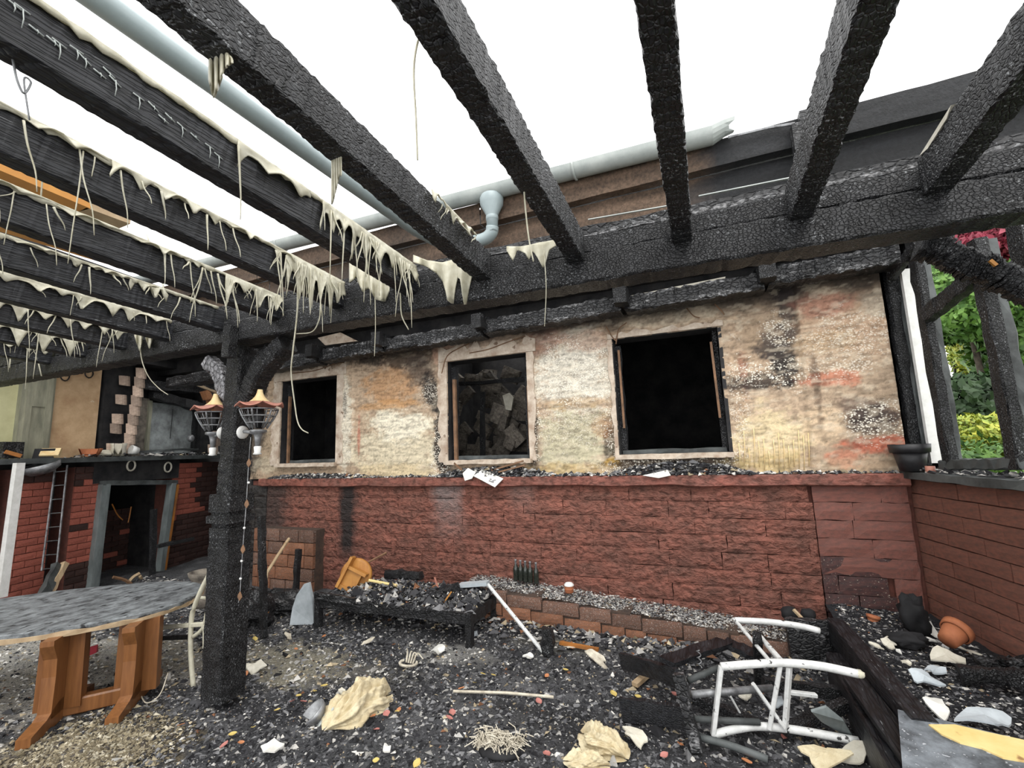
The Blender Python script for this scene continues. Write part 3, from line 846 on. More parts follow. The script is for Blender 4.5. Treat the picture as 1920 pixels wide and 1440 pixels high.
# drip lines of run paint right of the third window
for k in range(15):
    x = 1385 + k * 9.3; p0 = PY(x, 800 + random.random() * 45, YW - .012); p1 = PY(x + 2, 882 - random.random() * 8, YW - .012)
    q = B().tube([p0, (p0 + p1) / 2 + V(.004, 0, 0), p1], .0035, 5).build('paint_run', M['creamcap'], upper, True)

# rooms behind the openings, window surrounds
def room(name, x0, x1, y0, y1, z0, z1, mat, label, hole=None):
    b = B(); t = .05
    b.box(((x0 + x1) / 2, y1 + t / 2, (z0 + z1) / 2), (x1 - x0 + .1, t, z1 - z0 + .1))
    b.box((x0 - t / 2, (y0 + y1) / 2, (z0 + z1) / 2), (t, y1 - y0, z1 - z0 + .1)); b.box((x1 + t / 2, (y0 + y1) / 2, (z0 + z1) / 2), (t, y1 - y0, z1 - z0 + .1))
    b.box(((x0 + x1) / 2, (y0 + y1) / 2, z0 - t / 2), (x1 - x0 + .1, y1 - y0, t))
    if hole is None: b.box(((x0 + x1) / 2, (y0 + y1) / 2, z1 + t / 2), (x1 - x0 + .1, y1 - y0, t))
    else:
        hx0, hx1, hy0, hy1 = hole
        b.box(((x0 + hx0) / 2, (y0 + y1) / 2, z1 + t / 2), (hx0 - x0, y1 - y0, t)); b.box(((x1 + hx1) / 2, (y0 + y1) / 2, z1 + t / 2), (x1 - hx1, y1 - y0, t))
        b.box(((hx0 + hx1) / 2, (y0 + hy0) / 2, z1 + t / 2), (hx1 - hx0, hy0 - y0, t)); b.box(((hx0 + hx1) / 2, (y1 + hy1) / 2, z1 + t / 2), (hx1 - hx0, y1 - hy1, t))
    o = b.build(name, mat); return tag(o, label, 'wall', kind='structure')


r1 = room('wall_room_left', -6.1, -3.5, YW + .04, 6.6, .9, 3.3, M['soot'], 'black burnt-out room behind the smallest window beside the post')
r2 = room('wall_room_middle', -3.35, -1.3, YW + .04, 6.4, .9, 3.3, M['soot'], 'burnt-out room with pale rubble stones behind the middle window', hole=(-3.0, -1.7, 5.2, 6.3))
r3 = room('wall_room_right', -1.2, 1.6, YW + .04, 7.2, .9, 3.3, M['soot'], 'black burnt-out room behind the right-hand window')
rub = [stone_mesh('rubble_block', 90 + i, M['stoneroom'], 4, 3, .05, .12, .5) for i in range(4)]
rs = random.Random(11)
for k in range(46):     # rubble partition showing in the middle room
    piece('stone', rs.choice(rub), r2, ((-2.85 + .75 * rs.random()) if k % 5 else (-3.3 + .4 * rs.random()), 5.75 - .3 * rs.random(), 1.3 + 1.35 * rs.random()), rotz(.4 * (rs.random() - .5)) @ roty(rs.random()), (.10 + .2 * rs.random(), 1, .10 + .16 * rs.random()))
B().bar(PY(862, 720, 5.0), PY(985, 712, 5.0), .05, .05, seg=5, jit=.01).build('fallen_joist', M['char_x'], r2)
B().bar(PY(905, 735, 5.2), PY(905, 880, 5.2), .05, .05, seg=5, jit=.01).build('charred_stud', M['char_z'], r2)
B().plate([PY(885, 706, 5.9), PY(905, 698, 5.9), PY(930, 712, 5.9), PY(918, 724, 5.9), PY(895, 718, 5.9)], .02).build('sky_gap_plate', M['paper'], r2)  # white plate standing in for bright sky seen through a gap
B().plate([PY(944, 742, 5.35), PY(956, 737, 5.35), PY(964, 746, 5.35), PY(960, 770, 5.35), PY(950, 768, 5.35)], .03).build('pale_stone', M['pale'], r2)


def ragged(p, q, n, amp, nv):
    """points from p to q with a ragged offset along nv"""
    return [p + (q - p) * i / n + nv * (random.random() - .5) * 2 * amp * (0 < i < n) for i in range(n + 1)]


PLL = plain('pale_plaster_surround', lin((204, 192, 176)), lin((160, 140, 122)), rough=.85, scale=9, bstr=.45, bdist=.006, fleck=lin((120, 100, 84)), fl=.66, fscale=12)
names = ['small window opening nearest the charred post', 'middle window opening showing rubble inside', 'large black window opening on the right']
for i, (a, b_, c, d) in enumerate(WIN):
    w = thing('window_%d' % (i + 1), ((a + b_) / 2, YW, c), names[i], 'window', kind='structure')
    dp = .2; y = YW + dp / 2
    rv = B(); t = .03
    rv.box((a - t / 2 + .004, y, (c + d) / 2), (t, dp, d - c)); rv.box((b_ + t / 2 - .004, y, (c + d) / 2), (t, dp, d - c))
    rv.box(((a + b_) / 2, y, d + t / 2 - .004), (b_ - a + 2 * t, dp, t)); rv.box(((a + b_) / 2, y, c - t / 2 + .004), (b_ - a + 2 * t, dp, t))
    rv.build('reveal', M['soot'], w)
    # burnt remains of the frame
    B().bar((a + .035, YW + .1, c), (a + .03, YW + .1, d - .05), .05, .06, seg=8, jit=.008).build('frame', M['char_z'], w)
    B().bar((b_ - .03, YW + .1, c), (b_ - .03, YW + .1, d), .045, .06, seg=8, jit=.008).build('frame', M['char_z'], w)
    B().bar((a + .02, YW + .1, c + .02), (b_ - .02, YW + .1, c + .02), .06, .04, seg=6, jit=.006).build('frame', M['greychar'], w)
    if i == 0: B().bar((a + .075, YW + .06, c), (a + .07, YW + .06, d - .2), .03, .03).build('bare_frame_strip', M['wood_dk'], w)
    if i == 1:
        B().bar((a + .065, YW + .05, c), (a + .055, YW + .05, d - .2), .035, .035).build('bare_frame_strip', M['wood_dk'], w)
        B().bar((b_ - .012, YW + .03, c + .1), (b_ - .012, YW + .03, d - .35), .014, .02).build('bare_frame_strip', M['wood_dk'], w)
    if i == 2:
        B().bar((b_ - .05, YW + .05, c + .3), (b_ - .065, YW + .05, d - .12), .02, .02).build('bare_frame_strip', M['wood_dk'], w)
        B().bar((a + .05, YW + .05, c + .25), (a + .045, YW + .05, d - .1), .02, .02).build('bare_frame_strip', M['wood_dk'], w)
    # plaster surround pieces, broken at the outer edges
    yo = YW - .022; e = .004
    bw = (.15, .11, .045)[i]; tw = (.15, .17, .06)[i]
    up_, sd_ = V(0, 0, 1), V(1, 0, 0)
    if i == 2: tw = .06
    tp = ragged(V(a - bw, yo, d + tw), V(b_ + bw, yo, d + tw * .8), 22, (.045, .06, .025)[i], up_)
    B().plate([V(a - bw, yo, d + e), V(b_ + bw, yo, d + e)] + tp[::-1], .018, V(0, -1, 0)).build('lintel_plaster', PLL, w)
    lj = ragged(V(a - bw, yo, c - .02), V(a - bw, yo, d), 16, (.03, .03, .014)[i], sd_)
    B().plate([V(a - e, yo, d), V(a - e, yo, c - .02)][::-1] + lj[::-1], .018, V(0, -1, 0)).build('jamb_plaster', PLL, w)
    if i != 2:
        rj = ragged(V(b_ + bw * .7, yo, c - .02), V(b_ + bw * .7, yo, d), 16, .022, sd_)
        B().plate([V(b_ + e, yo, c - .02)] + rj + [V(b_ + e, yo, d)], .018, V(0, -1, 0)).build('jamb_plaster', PLL, w)
    B().bar((a - .03, YW - .035, c - .022), (b_ + .03, YW - .035, c - .022), .07, .045, seg=10, jit=.005).build('window_board', PLL, w)

# ------------------------------------------------------------------ right-hand brick wall and its burnt timber frame
RU = V(math.sin(ANG), -math.cos(ANG), 0)          # along the wall, towards the viewer
RN = V(math.cos(ANG), math.sin(ANG), 0)           # out of the terrace
R0 = V(1.375, 4.42, 0)


def RW(s, z, off=0.0): return R0 + RU * s + RN * off + V(0, 0, z)


def RPX(x, y, off=0.0): return PP(x, y, R0 + RN * off, RN)


RR = np.column_stack([RU, RN, V(0, 0, 1)])        # local x along, y into the wall, z up (brick front is -y)
rw = B().box(RW(1.25, .6, .14), (2.6, .2, 1.34), RR).build('wall_right', M['mortar'])
tag(rw, 'red brick side wall on the right below the timber frame', 'wall', kind='structure')
brick_m = [stone_mesh('brick_block', 110 + i, M['brick'], 3, 2, .002, .03, .75) for i in range(5)]
rs = random.Random(3)
nrow = 12; ch = 1.27 / nrow
for k in range(nrow):
    s = -.16 if k % 2 else 0.0
    while s < 2.5:
        w = .32; a, e = max(s, 0), s + w
        if e - a > .03:
            piece('brick', rs.choice(brick_m), rw, RW((a + e) / 2, ch * (k + .5) + .01, .045 - rs.random() * .008), RR, (e - a - .006, 1, ch - .007))
        s += w
cop = B()
cop.bar(RW(-.05, SILL + .015, .09), RW(2.5, SILL + .015, .09), .30, .05, seg=24, jit=.004)
cop = cop.build('trim_2', M['greychar']); tag(cop, 'dark coping board on top of the right brick wall', 'coping', kind='structure')
def cop_rubble(r, n):
    s = 1.6 * r.random(n); o = -.03 + .24 * r.random(n)
    return R0[None] + RU[None] * s[:, None] + RN[None] * o[:, None] + np.column_stack([np.zeros(n), np.zeros(n), np.full(n, SILL + .042) + .02 * r.random(n)])
tag(chips(420, cop_rubble, (.008, .035), PAL, [6, 4, 3, 3, 3, .5, .3], flat=.5, seed=12).build('coping_debris', M['chips'], None, False, True),
    'burnt scraps lying on the coping of the right brick wall', 'debris', kind='stuff')

fr = thing('timber_frame', RW(.5, SILL + .04, .1), 'charred timber window frame standing on the right brick wall', 'frame', kind='structure')


def rpost(name, xa, ya, xb, yb, w, d, mat, off=.1, jit=.006, seg=14):
    p0, p1 = RPX(xa, ya, off), RPX(xb, yb, off)
    return B().bar(p0, p1, w, d, up=RN, seg=seg, jit=jit, ch=.008).build(name, mat, fr)


rpost('post', 1667, 500, 1719, 872, .06, .075, M['char_z'], .08)
rpost('weathered_post', 1682, 505, 1740, 872, .03, .045, M['greychar'], .13)
rpost('post', 1714, 470, 1785, 880, .08, .06, M['char_z'], .08)
rpost('post', 1732, 470, 1799, 880, .04, .05, M['greychar'], .14)
rpost('post', 1831, 450, 1912, 880, .08, .07, M['char_z'], .08)
rpost('post', 1852, 450, 1938, 880, .05, .07, M['greychar'], .15)
rpost('rail', 1775, 872, 1930, 868, .07, .10, M['greychar'], .10)
rpost('diagonal_brace', 1738, 592, 1838, 512, .10, .08, M['char_z'], .07)
rpost('diagonal_brace', 1672, 520, 1722, 455, .06, .06, M['char_z'], .05)
# continues out of frame towards the viewer
B().bar(RW(1.25, SILL, .1), RW(1.2, 2.75, .1), .1, .12, up=RN, seg=10, jit=.006).build('post', M['char_z'], fr)
B().bar(RW(1.0, SILL + .08, .1), RW(2.4, SILL + .08, .1), .1, .07, seg=8, jit=.006).build('rail', M['greychar'], fr)
wb = B().bar(RPX(1699, 505, .16), RPX(1757, 868, .16), .03, .085, up=RN).build('white_board', M['white'])
tag(wb, 'tall white board standing between charred posts at the right wall', 'board')
# curved brace under the beam end at the right
pts = curve([PY(1722, 462, 2.45), PY(1766, 470, 2.45), PY(1802, 494, 2.45), PY(1848, 504, 2.45), PY(1891, 528, 2.45), PY(1990, 566, 2.45)], 7)
bc = B()
prev = None
for i in range(len(pts) - 1):
    bc.bar(pts[i], pts[i + 1] + (pts[i + 1] - pts[i]) * .25, .10, .105 + .012 * math.sin(i * 1.3), up=(0, 0, 1), seg=2, jit=.008, ch=.02)
tag(bc.build('curved_brace', M['char_x']), 'thick wavy charred brace under the beam at the right edge', 'brace')
tag(B().bar(PY(1856, 488, 2.38), PY(1868, 498, 2.38), .012, .012).build('wood_splinter', M['wood_y']), 'pale bare splinter on the wavy charred brace', 'splinter')

# ------------------------------------------------------------------ house eave, gutter and wall plate
ev = thing('house_eave', (-3, 4.0, 3.3), 'scorched boarded eave of the house above the window wall', 'eave', kind='structure')
rs = random.Random(8)
for (y, z0, z1) in [(3.90, 3.86, 4.10), (4.00, 3.62, 3.86), (3.95, 3.36, 3.61), (4.06, 3.16, 3.36)]:
    edges = [-8.0, -5.0, -2.1, .05, 5.0]; edges = [e_ + (.4 * rs.random() - .2 if abs(e_) < 6 and e_ < 4 else 0) for e_ in edges]
    for k in range(len(edges) - 1):
        x0, x1 = edges[k], edges[k + 1]; n = 40; Pg = np.zeros((n + 1, 9, 3)); Cg = np.zeros((n + 1, 9, 3))
        for i in range(n + 1):
            x = x0 + .006 + (x1 - x0 - .012) * i / n
            bottomwave = .012 * fbm(np.array([[x * 4, z0 * 9, 0]]), 3)[0]
            sec = [(.10, z0), (.0, z0), (0, z0 + (z1 - z0) * .2), (0, z0 + (z1 - z0) * .4), (0, z0 + (z1 - z0) * .6), (0, z0 + (z1 - z0) * .8), (0, z1 - .012), (.012, z1 - .004), (.1, z1 - .004)]
            for j, (dy, z) in enumerate(sec): Pg[i, j] = (x, y + dy + .004 * rs.random(), z + bottomwave)
        pts_ = Pg.reshape(-1, 3); m = len(pts_)
        t = np.clip((pts_[:, 0] - (-.02) + (fbm(pts_ * np.array([3, 3, 8]), 51) - .5) * .7) / .25, 0, 1)[:, None]
        grain = fbm(pts_ * np.array([1.5, 1, 22]), 52, 3)[:, None]
        brown = np.array(lin((112, 92, 76))) * (.35 + .9 * grain); blk = np.array([.016, .017, .019]) * (.3 + 1.4 * grain)
        sm = np.clip((fbm(pts_ * 1.7, 53)[:, None] - .5) * 5, 0, 1)
        brown = brown * (1 - .75 * sm) + np.array([.03, .024, .02]) * .75 * sm
        Cc = brown * (1 - t) + blk * t
        b = B().grid(Pg, Cc); b.build('eave_board', M['fascia'], ev, False, True)
B().box((-3.25, 4.35, 3.14), (9.5, .7, .04)).build('soffit', M['soot'], ev)
B().box((-3.25, 4.42, 3.04), (9.5, .06, .22)).build('wall_head', M['soot'], ev)
B().box((-1.5, 4.5, 4.02), (13, 1.1, .06)).build('roof_edge', M['char_x'], ev)
# thin metal flashing and ragged remains on the burnt stretch
B().bar(PY(1103, 412, 3.88), PY(1265, 384, 3.88), .02, .008).build('flashing', M['gutter'], ev)
B().bar(PY(1310, 368, 3.88), PY(1500, 330, 3.88), .02, .008).build('flashing', M['gutter'], ev)
blk = B().box(PY(1508, 258, 3.85), (.16, .1, .22)); blk.box(PY(1508, 225, 3.86), (.07, .08, .12))
tag(blk.build('bracket_stub', M['char_ash']), 'charred bracket stub sticking up from the black eave', 'bracket')
tag(B().tube([PY(1365, 258, 3.86), PY(1440, 240, 3.86), PY(1490, 232, 3.86)], .012, 6).build('metal_strip', M['metal']), 'thin grey metal strip along the burnt end of the eave', 'strip')

gut = thing('roof_gutter', PY(940, 370, 3.84), 'pale grey half-round gutter along the house eave', 'gutter')
gprof = [(.098 * math.cos(t), .098 * math.sin(t)) for t in np.linspace(math.pi, 2 * math.pi, 10)] + [(.088 * math.cos(t), .088 * math.sin(t)) for t in np.linspace(2 * math.pi, math.pi, 10)]
def gut_run(xa, xb, y=3.82):
    n = 10; Pg = np.zeros((n + 1, len(gprof) + 1, 3))
    for i in range(n + 1):
        x = xa + (xb - xa) * i / n; z = 4.14 - .018 * (x + 1)
        for j in range(len(gprof) + 1):
            q = gprof[j % len(gprof)]; Pg[i, j] = (x, y + q[0], z + q[1])
    return B().grid(Pg)
gut_run(-8.0, -.9).build('channel', M['gutter'], gut, True)
gut_run(-.9, .26).build('channel', M['gutter'], gut, True)
for x in (-4.6, -2.9, -.9):
    n = 12; B().tube([V(x, 3.82 + .102 * math.cos(t), 4.14 - .018 * (x + 1) + .102 * math.sin(t)) for t in np.linspace(math.pi, 2 * math.pi, n)], .012, 6).build('clip', M['gutter'], gut, True)
# torn end
tb = B(); Pg = np.zeros((5, 10, 3)); rs = random.Random(2)
for i in range(5):
    for j, t in enumerate(np.linspace(math.pi, 2 * math.pi, 10)):
        Pg[i, j] = (.26 + .03 * i + (.05 * rs.random() if i == 4 else 0), 3.82 + (.098 - .006 * i) * math.cos(t), 4.12 + (.098 - .004 * i) * math.sin(t) + .01 * i)
tb.grid(Pg).build('torn_end', M['gutter'], gut, False)
hx = PY(922, 385, 3.82)[0]
hp = B(); hp.lathe([(.105, -.02), (.118, -.05), (.114, -.11), (.060, -.22), (.052, -.40), (.044, -.40)], 20, (hx, 3.82, 4.10))
hop = hp.build('hopper', M['pipe'], gut, True)
B().lathe([(.058, -.23), (.062, -.235), (.062, -.27), (.058, -.275)], 18, (hx, 3.82, 4.10)).build('socket_ring', M['pipe'], hop, True)

pz = 3.70
e0 = V(hx, 3.82, 3.76); 
path = [e0, V(hx - .02, 3.83, 3.70), V(hx - .12, 3.84, 3.66), V(-2.15, 3.84, 3.67), V(-2.30, 3.78, 3.70), V(-2.37, 3.62, 3.72), V(-2.40, 3.3, 3.72), V(-2.42, 1.5, 3.725), V(-2.43, -1.5, 3.73)]
pp = B().tube(curve(path, 5), .062, 16)
dp = pp.build('drain_pipe', M['pipe'], None, True); tag(dp, 'long grey plastic drain pipe running overhead to the gutter', 'pipe')
B().tube([V(-2.395, 3.5, 3.728), V(-2.402, 3.42, 3.732)], .069, 16).build('pipe_socket', M['pipe'], dp, True)

# charred wall plate with joist stubs
pl = thing('wall_plate', (-1.5, 4.25, 2.74), 'charred timber plate with joist stubs along top of window wall', 'beam', kind='structure')
def plz(X): return 2.74 + .022 * (X + 4.7) 
for (xa, xb, dz) in [(-7.2, -4.3, 0), (-4.25, -3.3, .01), (-3.28, -2.05, .0), (-2.02, -.62, .015), (-.58, .55, 0), (.58, 1.45, .03)]:
    B().bar((xa, 4.22, plz(xa) + .05 + dz), (xb, 4.22, plz(xb) + .05 + dz), .20, .15, seg=30, jit=.012, ch=.015).build('plate_timber', M['char_ash'], pl)
for x in (-4.27, -3.29, -2.03, -.6, .56):
    B().bar((x, 3.98, plz(x) + .10), (x, 4.4, plz(x) + .10), .11, .15, seg=6, jit=.012).build('joist_stub', M['char_y'], pl)
B().plate([PY(598, 634, 4.15), PY(640, 624, 4.15), PY(672, 640, 4.15), PY(612, 648, 4.15)], .02).build('exposed_plaster', PLL, pl)
B().plate([PY(1180, 556, 4.2), PY(1290, 534, 4.2), PY(1360, 520, 4.2), PY(1358, 530, 4.2), PY(1185, 568, 4.2)], .02).build('ash_line', M['pale'], pl)

# ------------------------------------------------------------------ pergola: main beam, rafters, post
YB = 2.15
bm = thing('main_beam', (-1.2, YB + .08, 2.38), 'long charred main beam carrying the rafter ends', 'beam')
b1 = B().bar((-7.0, YB + .08, 2.505), (-1.9, YB + .08, 2.50), .16, .155, seg=150, jit=.004, ch=.01); b1.build('lower_timber', M['char_x'], bm)
b1 = B().bar((-1.9, YB + .08, 2.50), (2.4, YB + .08, 2.455), .16, .155, seg=150, jit=.004, ch=.01); b1.build('lower_timber', M['char_x'], bm)
B().bar((-7.0, YB + .105, 2.645), (2.4, YB + .105, 2.60), .15, .10, seg=200, jit=.004, ch=.012).build('upper_timber', M['char_x'], bm)
B().bar((-7.0, YB + .10, 2.72), (2.4, YB + .10, 2.675), .12, .05, seg=90, jit=.006).build('top_lath', M['char_ash'], bm)

RX = [1.42, .94, .49, .02, -.48, -1.0, -1.48, -2.02, -2.57, -3.14, -3.72, -4.3, -4.88, -5.46]
RLAB = ['charred rafter at the far right, mostly outside the picture', 'charred rafter with notched end, rightmost of those reaching the beam', 'charred rafter leaning left, second from the right', 'charred rafter seen from straight below, third from the right',
        'charred rafter right of the gutter hopper, fourth from the right', 'charred rafter right of the grey drain pipe with flaking char', 'charred rafter left of the drain pipe with cream edge and big drape at its end', 'charred rafter with ragged drape, second left of the drain pipe',
        'charred rafter, third left of the drain pipe', 'charred rafter, fourth left of the drain pipe, below an orange board', 'charred rafter, fifth left of the drain pipe', 'charred rafter, sixth left of the drain pipe, scalloped film on it', 'charred rafter, seventh left of the drain pipe', 'charred rafter furthest to the left']
WRF, HRF = .085, .155


def rz(Y): return 2.515 + .06 * (YB - Y)     # underside of the rafters


for i, X in enumerate(RX):
    w = WRF
    y0 = -1.6
    m = M['char_y'] if i < 6 else M['char_side']
    b = B().bar((X - w / 2, y0, rz(y0) + HRF / 2), (X - w / 2, YB + .004, rz(YB) + HRF / 2), w, HRF, seg=240, jit=.0018 if i >= 6 else .0036, ch=.006)
    o = b.build('rafter', m)
    tag(o, RLAB[i], 'rafter', 'pergola rafters')
    if i == 1:   # torn grey-white notch at its end
        B().plate([V(X - w - .004, 1.86, rz(1.86) + .16), V(X - w - .004, 2.12, rz(2.1) + .15), V(X - w - .004, 2.05, rz(2.05) + .135), V(X - w - .004, 1.9, rz(1.9) + .14)], .02).build('pale_chip', M['pale'], o)

# ------------------------------------------------------------------ carved post with brackets
px_, py_ = -3.07, 2.245
post = thing('carved_post', (px_, py_, 0), 'charred carved timber post standing left of centre', 'post')
B().bar((px_, py_, .06), (px_ - .01, py_, 1.14), .19, .19, up=(0, 1, 0), seg=30, jit=.004, ch=.012).build('lower_shaft', M['char_z'], post)
for (z0, z1, w) in [(1.14, 1.17, .17), (1.17, 1.22, .22), (1.22, 1.245, .18), (1.245, 1.36, .205)]:
    B().bar((px_ - .01, py_, z0), (px_ - .01, py_, z1), w, w, up=(0, 1, 0), seg=2, jit=.003, ch=.012).build('carved_collar', M['char_z'], post)
B().bar((px_ - .01, py_, 1.36), (px_ + .01, py_ + .01, 2.40), .145, .15, up=(0, 1, 0), seg=30, jit=.005, ch=.012).build('upper_shaft', M['char_z'], post)
B().bar((px_ + .06, YB - .035, 2.30), (px_ + .065, YB - .035, 2.52), .075, .06, up=(0, 1, 0), seg=6, jit=.005).build('top_tongue', M['char_z'], post)
B().box((px_, py_, .03), (.03, .03, .08)).build('iron_pin', M['iron'], post)


def bracket(name, pts, mat, par, wd=.12, th=.13):
    b = B(); p = curve(pts, 6)
    for i in range(len(p) - 1): b.bar(p[i], p[i + 1] + (p[i + 1] - p[i]) * .2, wd, th, up=(0, 1, 0), seg=2, jit=.007, ch=.015)
    return b.build(name, mat, par)


bracket('right_bracket', [V(px_ + .06, py_, 1.98), V(px_ + .13, py_, 2.04), V(px_ + .20, py_, 2.17), V(px_ + .30, py_, 2.27), V(px_ + .46, py_, 2.37)], M['char_x'], post)
bracket('left_bracket', [V(px_ - .06, py_, 2.05), V(px_ - .14, py_, 2.10), V(px_ - .22, py_, 2.24), V(px_ - .34, py_, 2.33)], M['char_silver'], post, .1, .09)
bracket('right_bracket_upper', [V(px_ + .05, py_ + .05, 2.2), V(px_ + .15, py_ + .05, 2.27), V(px_ + .28, py_ + .05, 2.36)], M['char_x'], post, .1, .12)

# ------------------------------------------------------------------ left-hand wing: brick piers, doorway, shelf and burnt wall above
LA = V(-math.sin(ANG), math.cos(ANG), 0)      # along the wall, away from viewer
LN = V(math.cos(ANG), math.sin(ANG), 0)       # towards the terrace
L0 = V(-7.3, 3.5, 0)
LR = np.column_stack([LA, -LN, V(0, 0, 1)])   # local -y faces the terrace


def LW(s, z, off=0.0): return L0 + LA * s + LN * off + V(0, 0, z)


def LPX(x, y, off=0.0): return PP(x, y, L0 + LN * off, LN)


def lbox(b, s0, s1, z0, z1, o0, o1): return b.box(LW((s0 + s1) / 2, (z0 + z1) / 2, (o0 + o1) / 2), (s1 - s0, abs(o1 - o0), z1 - z0), LR)


lw = B(); lbox(lw, -4.2, 0.02, 0, 1.62, -.40, -.32); lbox(lw, 1.02, 2.6, 0, 1.62, -.4, -.32); lbox(lw, -4.2, 2.6, 1.62, 4.2, -.5, -.42); lbox(lw, -4.2, 2.6, 3.0, 4.2, -.42, .05)
lbox(lw, -.1, 1.1, 1.34, 1.62, -.40, .0)
lw = lw.build('wall_left', M['soot']); tag(lw, 'soot black side wall of the left wing behind brick piers', 'wall', kind='structure')
lbk = [stone_mesh('pier_brick', 130 + i, M['brick_l'], 3, 2, .002, .03, .75) for i in range(4)]
dbk = [stone_mesh('sooty_brick', 140 + i, plain('sooty_brick', (.07, .028, .022), (.025, .018, .016), rough=.8, scale=6, bstr=.3, rand=.4), 3, 2, .002, .03, .75) for i in range(3)]


def pier(name, s0, s1, z0, z1, label, off=0.0, sooty=None, seed=0):
    b = B(); lbox(b, s0, s1, z0, z1, -.32, off - .03); o = b.build(name, M['mortar']); tag(o, label, 'pier', kind='structure')
    rs = random.Random(seed); n = int((z1 - z0) / .075); h = (z1 - z0) / n
    for k in range(n):
        s = s0 - (.1 if k % 2 else 0)
        while s < s1 - .01:
            a, e = max(s, s0), min(s + .2, s1)
            if e - a > .03:
                so = sooty((a + e) / 2, z0 + (k + .5) * h) if sooty else 0
                piece('brick', rs.choice(dbk if rs.random() < so else lbk), o, LW((a + e) / 2, z0 + (k + .5) * h, off - .03), LR, (e - a - .008, 1, h - .008))
            s += .2
    return o


pier('trim_3', -1.75, -1.12, 0, 1.56, 'dark red brick pier at the far left edge behind white pole', seed=1, sooty=lambda s, z: .8)
pier('trim_4', -.92, -.52, 0, 1.56, 'bright red brick pier beside the leaning wire rack', seed=2, sooty=lambda s, z: .9 if z > 1.42 else (.3 if s > -.60 and z > .8 else .0))
pier('trim_5', -.30, .0, 0, 1.56, 'narrow red brick pier left of the doorway', seed=3, sooty=lambda s, z: .97 if z < .42 or z > 1.46 else .12)
pier('trim_6', 1.02, 2.0, 0, 1.56, 'red brick pier right of the doorway, blackened toward the post', seed=4, sooty=lambda s, z: (0 if s < 1.45 + .1 * math.sin(z * 9) else 1) if z > .75 + .06 * math.sin(s * 11) else 1)
# inside of the doorway
B_ = B(); lbox(B_, .0, 1.05, 0, .9, -.86, -.80); inn = B_.build('wall_doorway_back', M['mortar']); tag(inn, 'dark brick wall seen inside the doorway', 'wall', kind='structure')
rs = random.Random(6)
for k in range(12):
    s = .0 - (.1 if k % 2 else 0)
    while s < 1.04:
        a, e = max(s, 0), min(s + .2, 1.05)
        if e - a > .03: piece('brick', rs.choice(dbk if k > 8 else dbk + lbk[:1]), inn, LW((a + e) / 2, .075 * (k + .5), -.80), LR, (e - a - .008, 1, .067))
        s += .2
B_ = B(); lbox(B_, -.02, 1.08, 0, 1.5, -1.3, -1.26); lbox(B_, -.06, -.02, 0, 1.5, -1.3, -.3); lbox(B_, 1.06, 1.1, 0, 1.5, -1.3, -.3); lbox(B_, -.06, 1.1, 1.46, 1.5, -1.3, -.3)
tag(B_.build('wall_doorway_room', M['soot']), 'black recess behind the doorway in the left wing', 'wall', kind='structure')

dr = thing('door_1', LW(.5, 0, 0), 'burnt doorway with grey left jamb and orange right jamb', 'doorway', kind='structure')
B().bar(LPX(172, 1112, .03), LPX(196, 908, .03), .10, .08, up=LN, seg=8, jit=.003).build('left_jamb', M['bluegrey'], dr)
B().bar(LPX(296, 1096, .03), LPX(322, 906, .03), .07, .10, up=LN, seg=8, jit=.003).build('right_jamb', M['bluegrey'], dr)
B().bar(LPX(303, 1098, .05), LPX(332, 908, .05), .035, .05, up=LN, seg=8, jit=.003).build('bare_jamb_edge', M['orange_b'], dr)
B().bar(LPX(190, 906, .03), LPX(330, 904, .03), .08, .06, seg=8, jit=.004).build('head', M['greychar'], dr)

sh = B(); lbox(sh, -4.2, 2.05, 1.62, 1.68, -.42, .12); sh = sh.build('wall_shelf', M['greychar']); tag(sh, 'long grey ledge across the left wing above the doorway', 'ledge', kind='structure')
fb = B(); 
ub = thing('wall_left_panels', LW(0, 1.66, -.3), 'scorched wall panels above the ledge of the left wing', 'wall', kind='structure')
B_ = B(); lbox(B_, -4.2, -.80, 1.66, 3.0, -.42, -.28); B_.build('yellow_green_panel', M['greenplaster'], ub)
B_ = B(); lbox(B_, -.80, -.47, 1.66, 3.0, -.42, -.22); lbox(B_, -.76, -.70, 1.66, 3.0, -.22, -.2); lbox(B_, -.56, -.50, 1.66, 3.0, -.22, -.2); lbox(B_, -.70, -.56, 1.66, 2.05, -.22, -.205); lbox(B_, -.70, -.56, 2.3, 3.0, -.22, -.205)
B_.build('grey_green_pilaster', M['pilaster'], ub)
B_ = B(); lbox(B_, -.47, .08, 1.66, 3.0, -.42, -.27); B_.build('peach_panel', M['peach'], ub)
# hooks with rings on the peach panel
for (x, y) in ((122, 705), (167, 700)):
    p = LPX(x, y, -.25)
    b = B(); b.tube([p + LA * .05 * math.cos(t) + V(0, 0, .06 * math.sin(t)) for t in np.linspace(0, 2 * math.pi, 13)[:-1]], .008, 5, closed=True); b.tube([p + V(0, 0, .06), p + V(0, 0, .12) - LN * .02], .008, 5)
    tag(b.build('hanging_ring', M['iron']), 'small black iron ring hanging on the peach panel, ' + ('left one' if x == 122 else 'right one'), 'ring', 'iron rings')
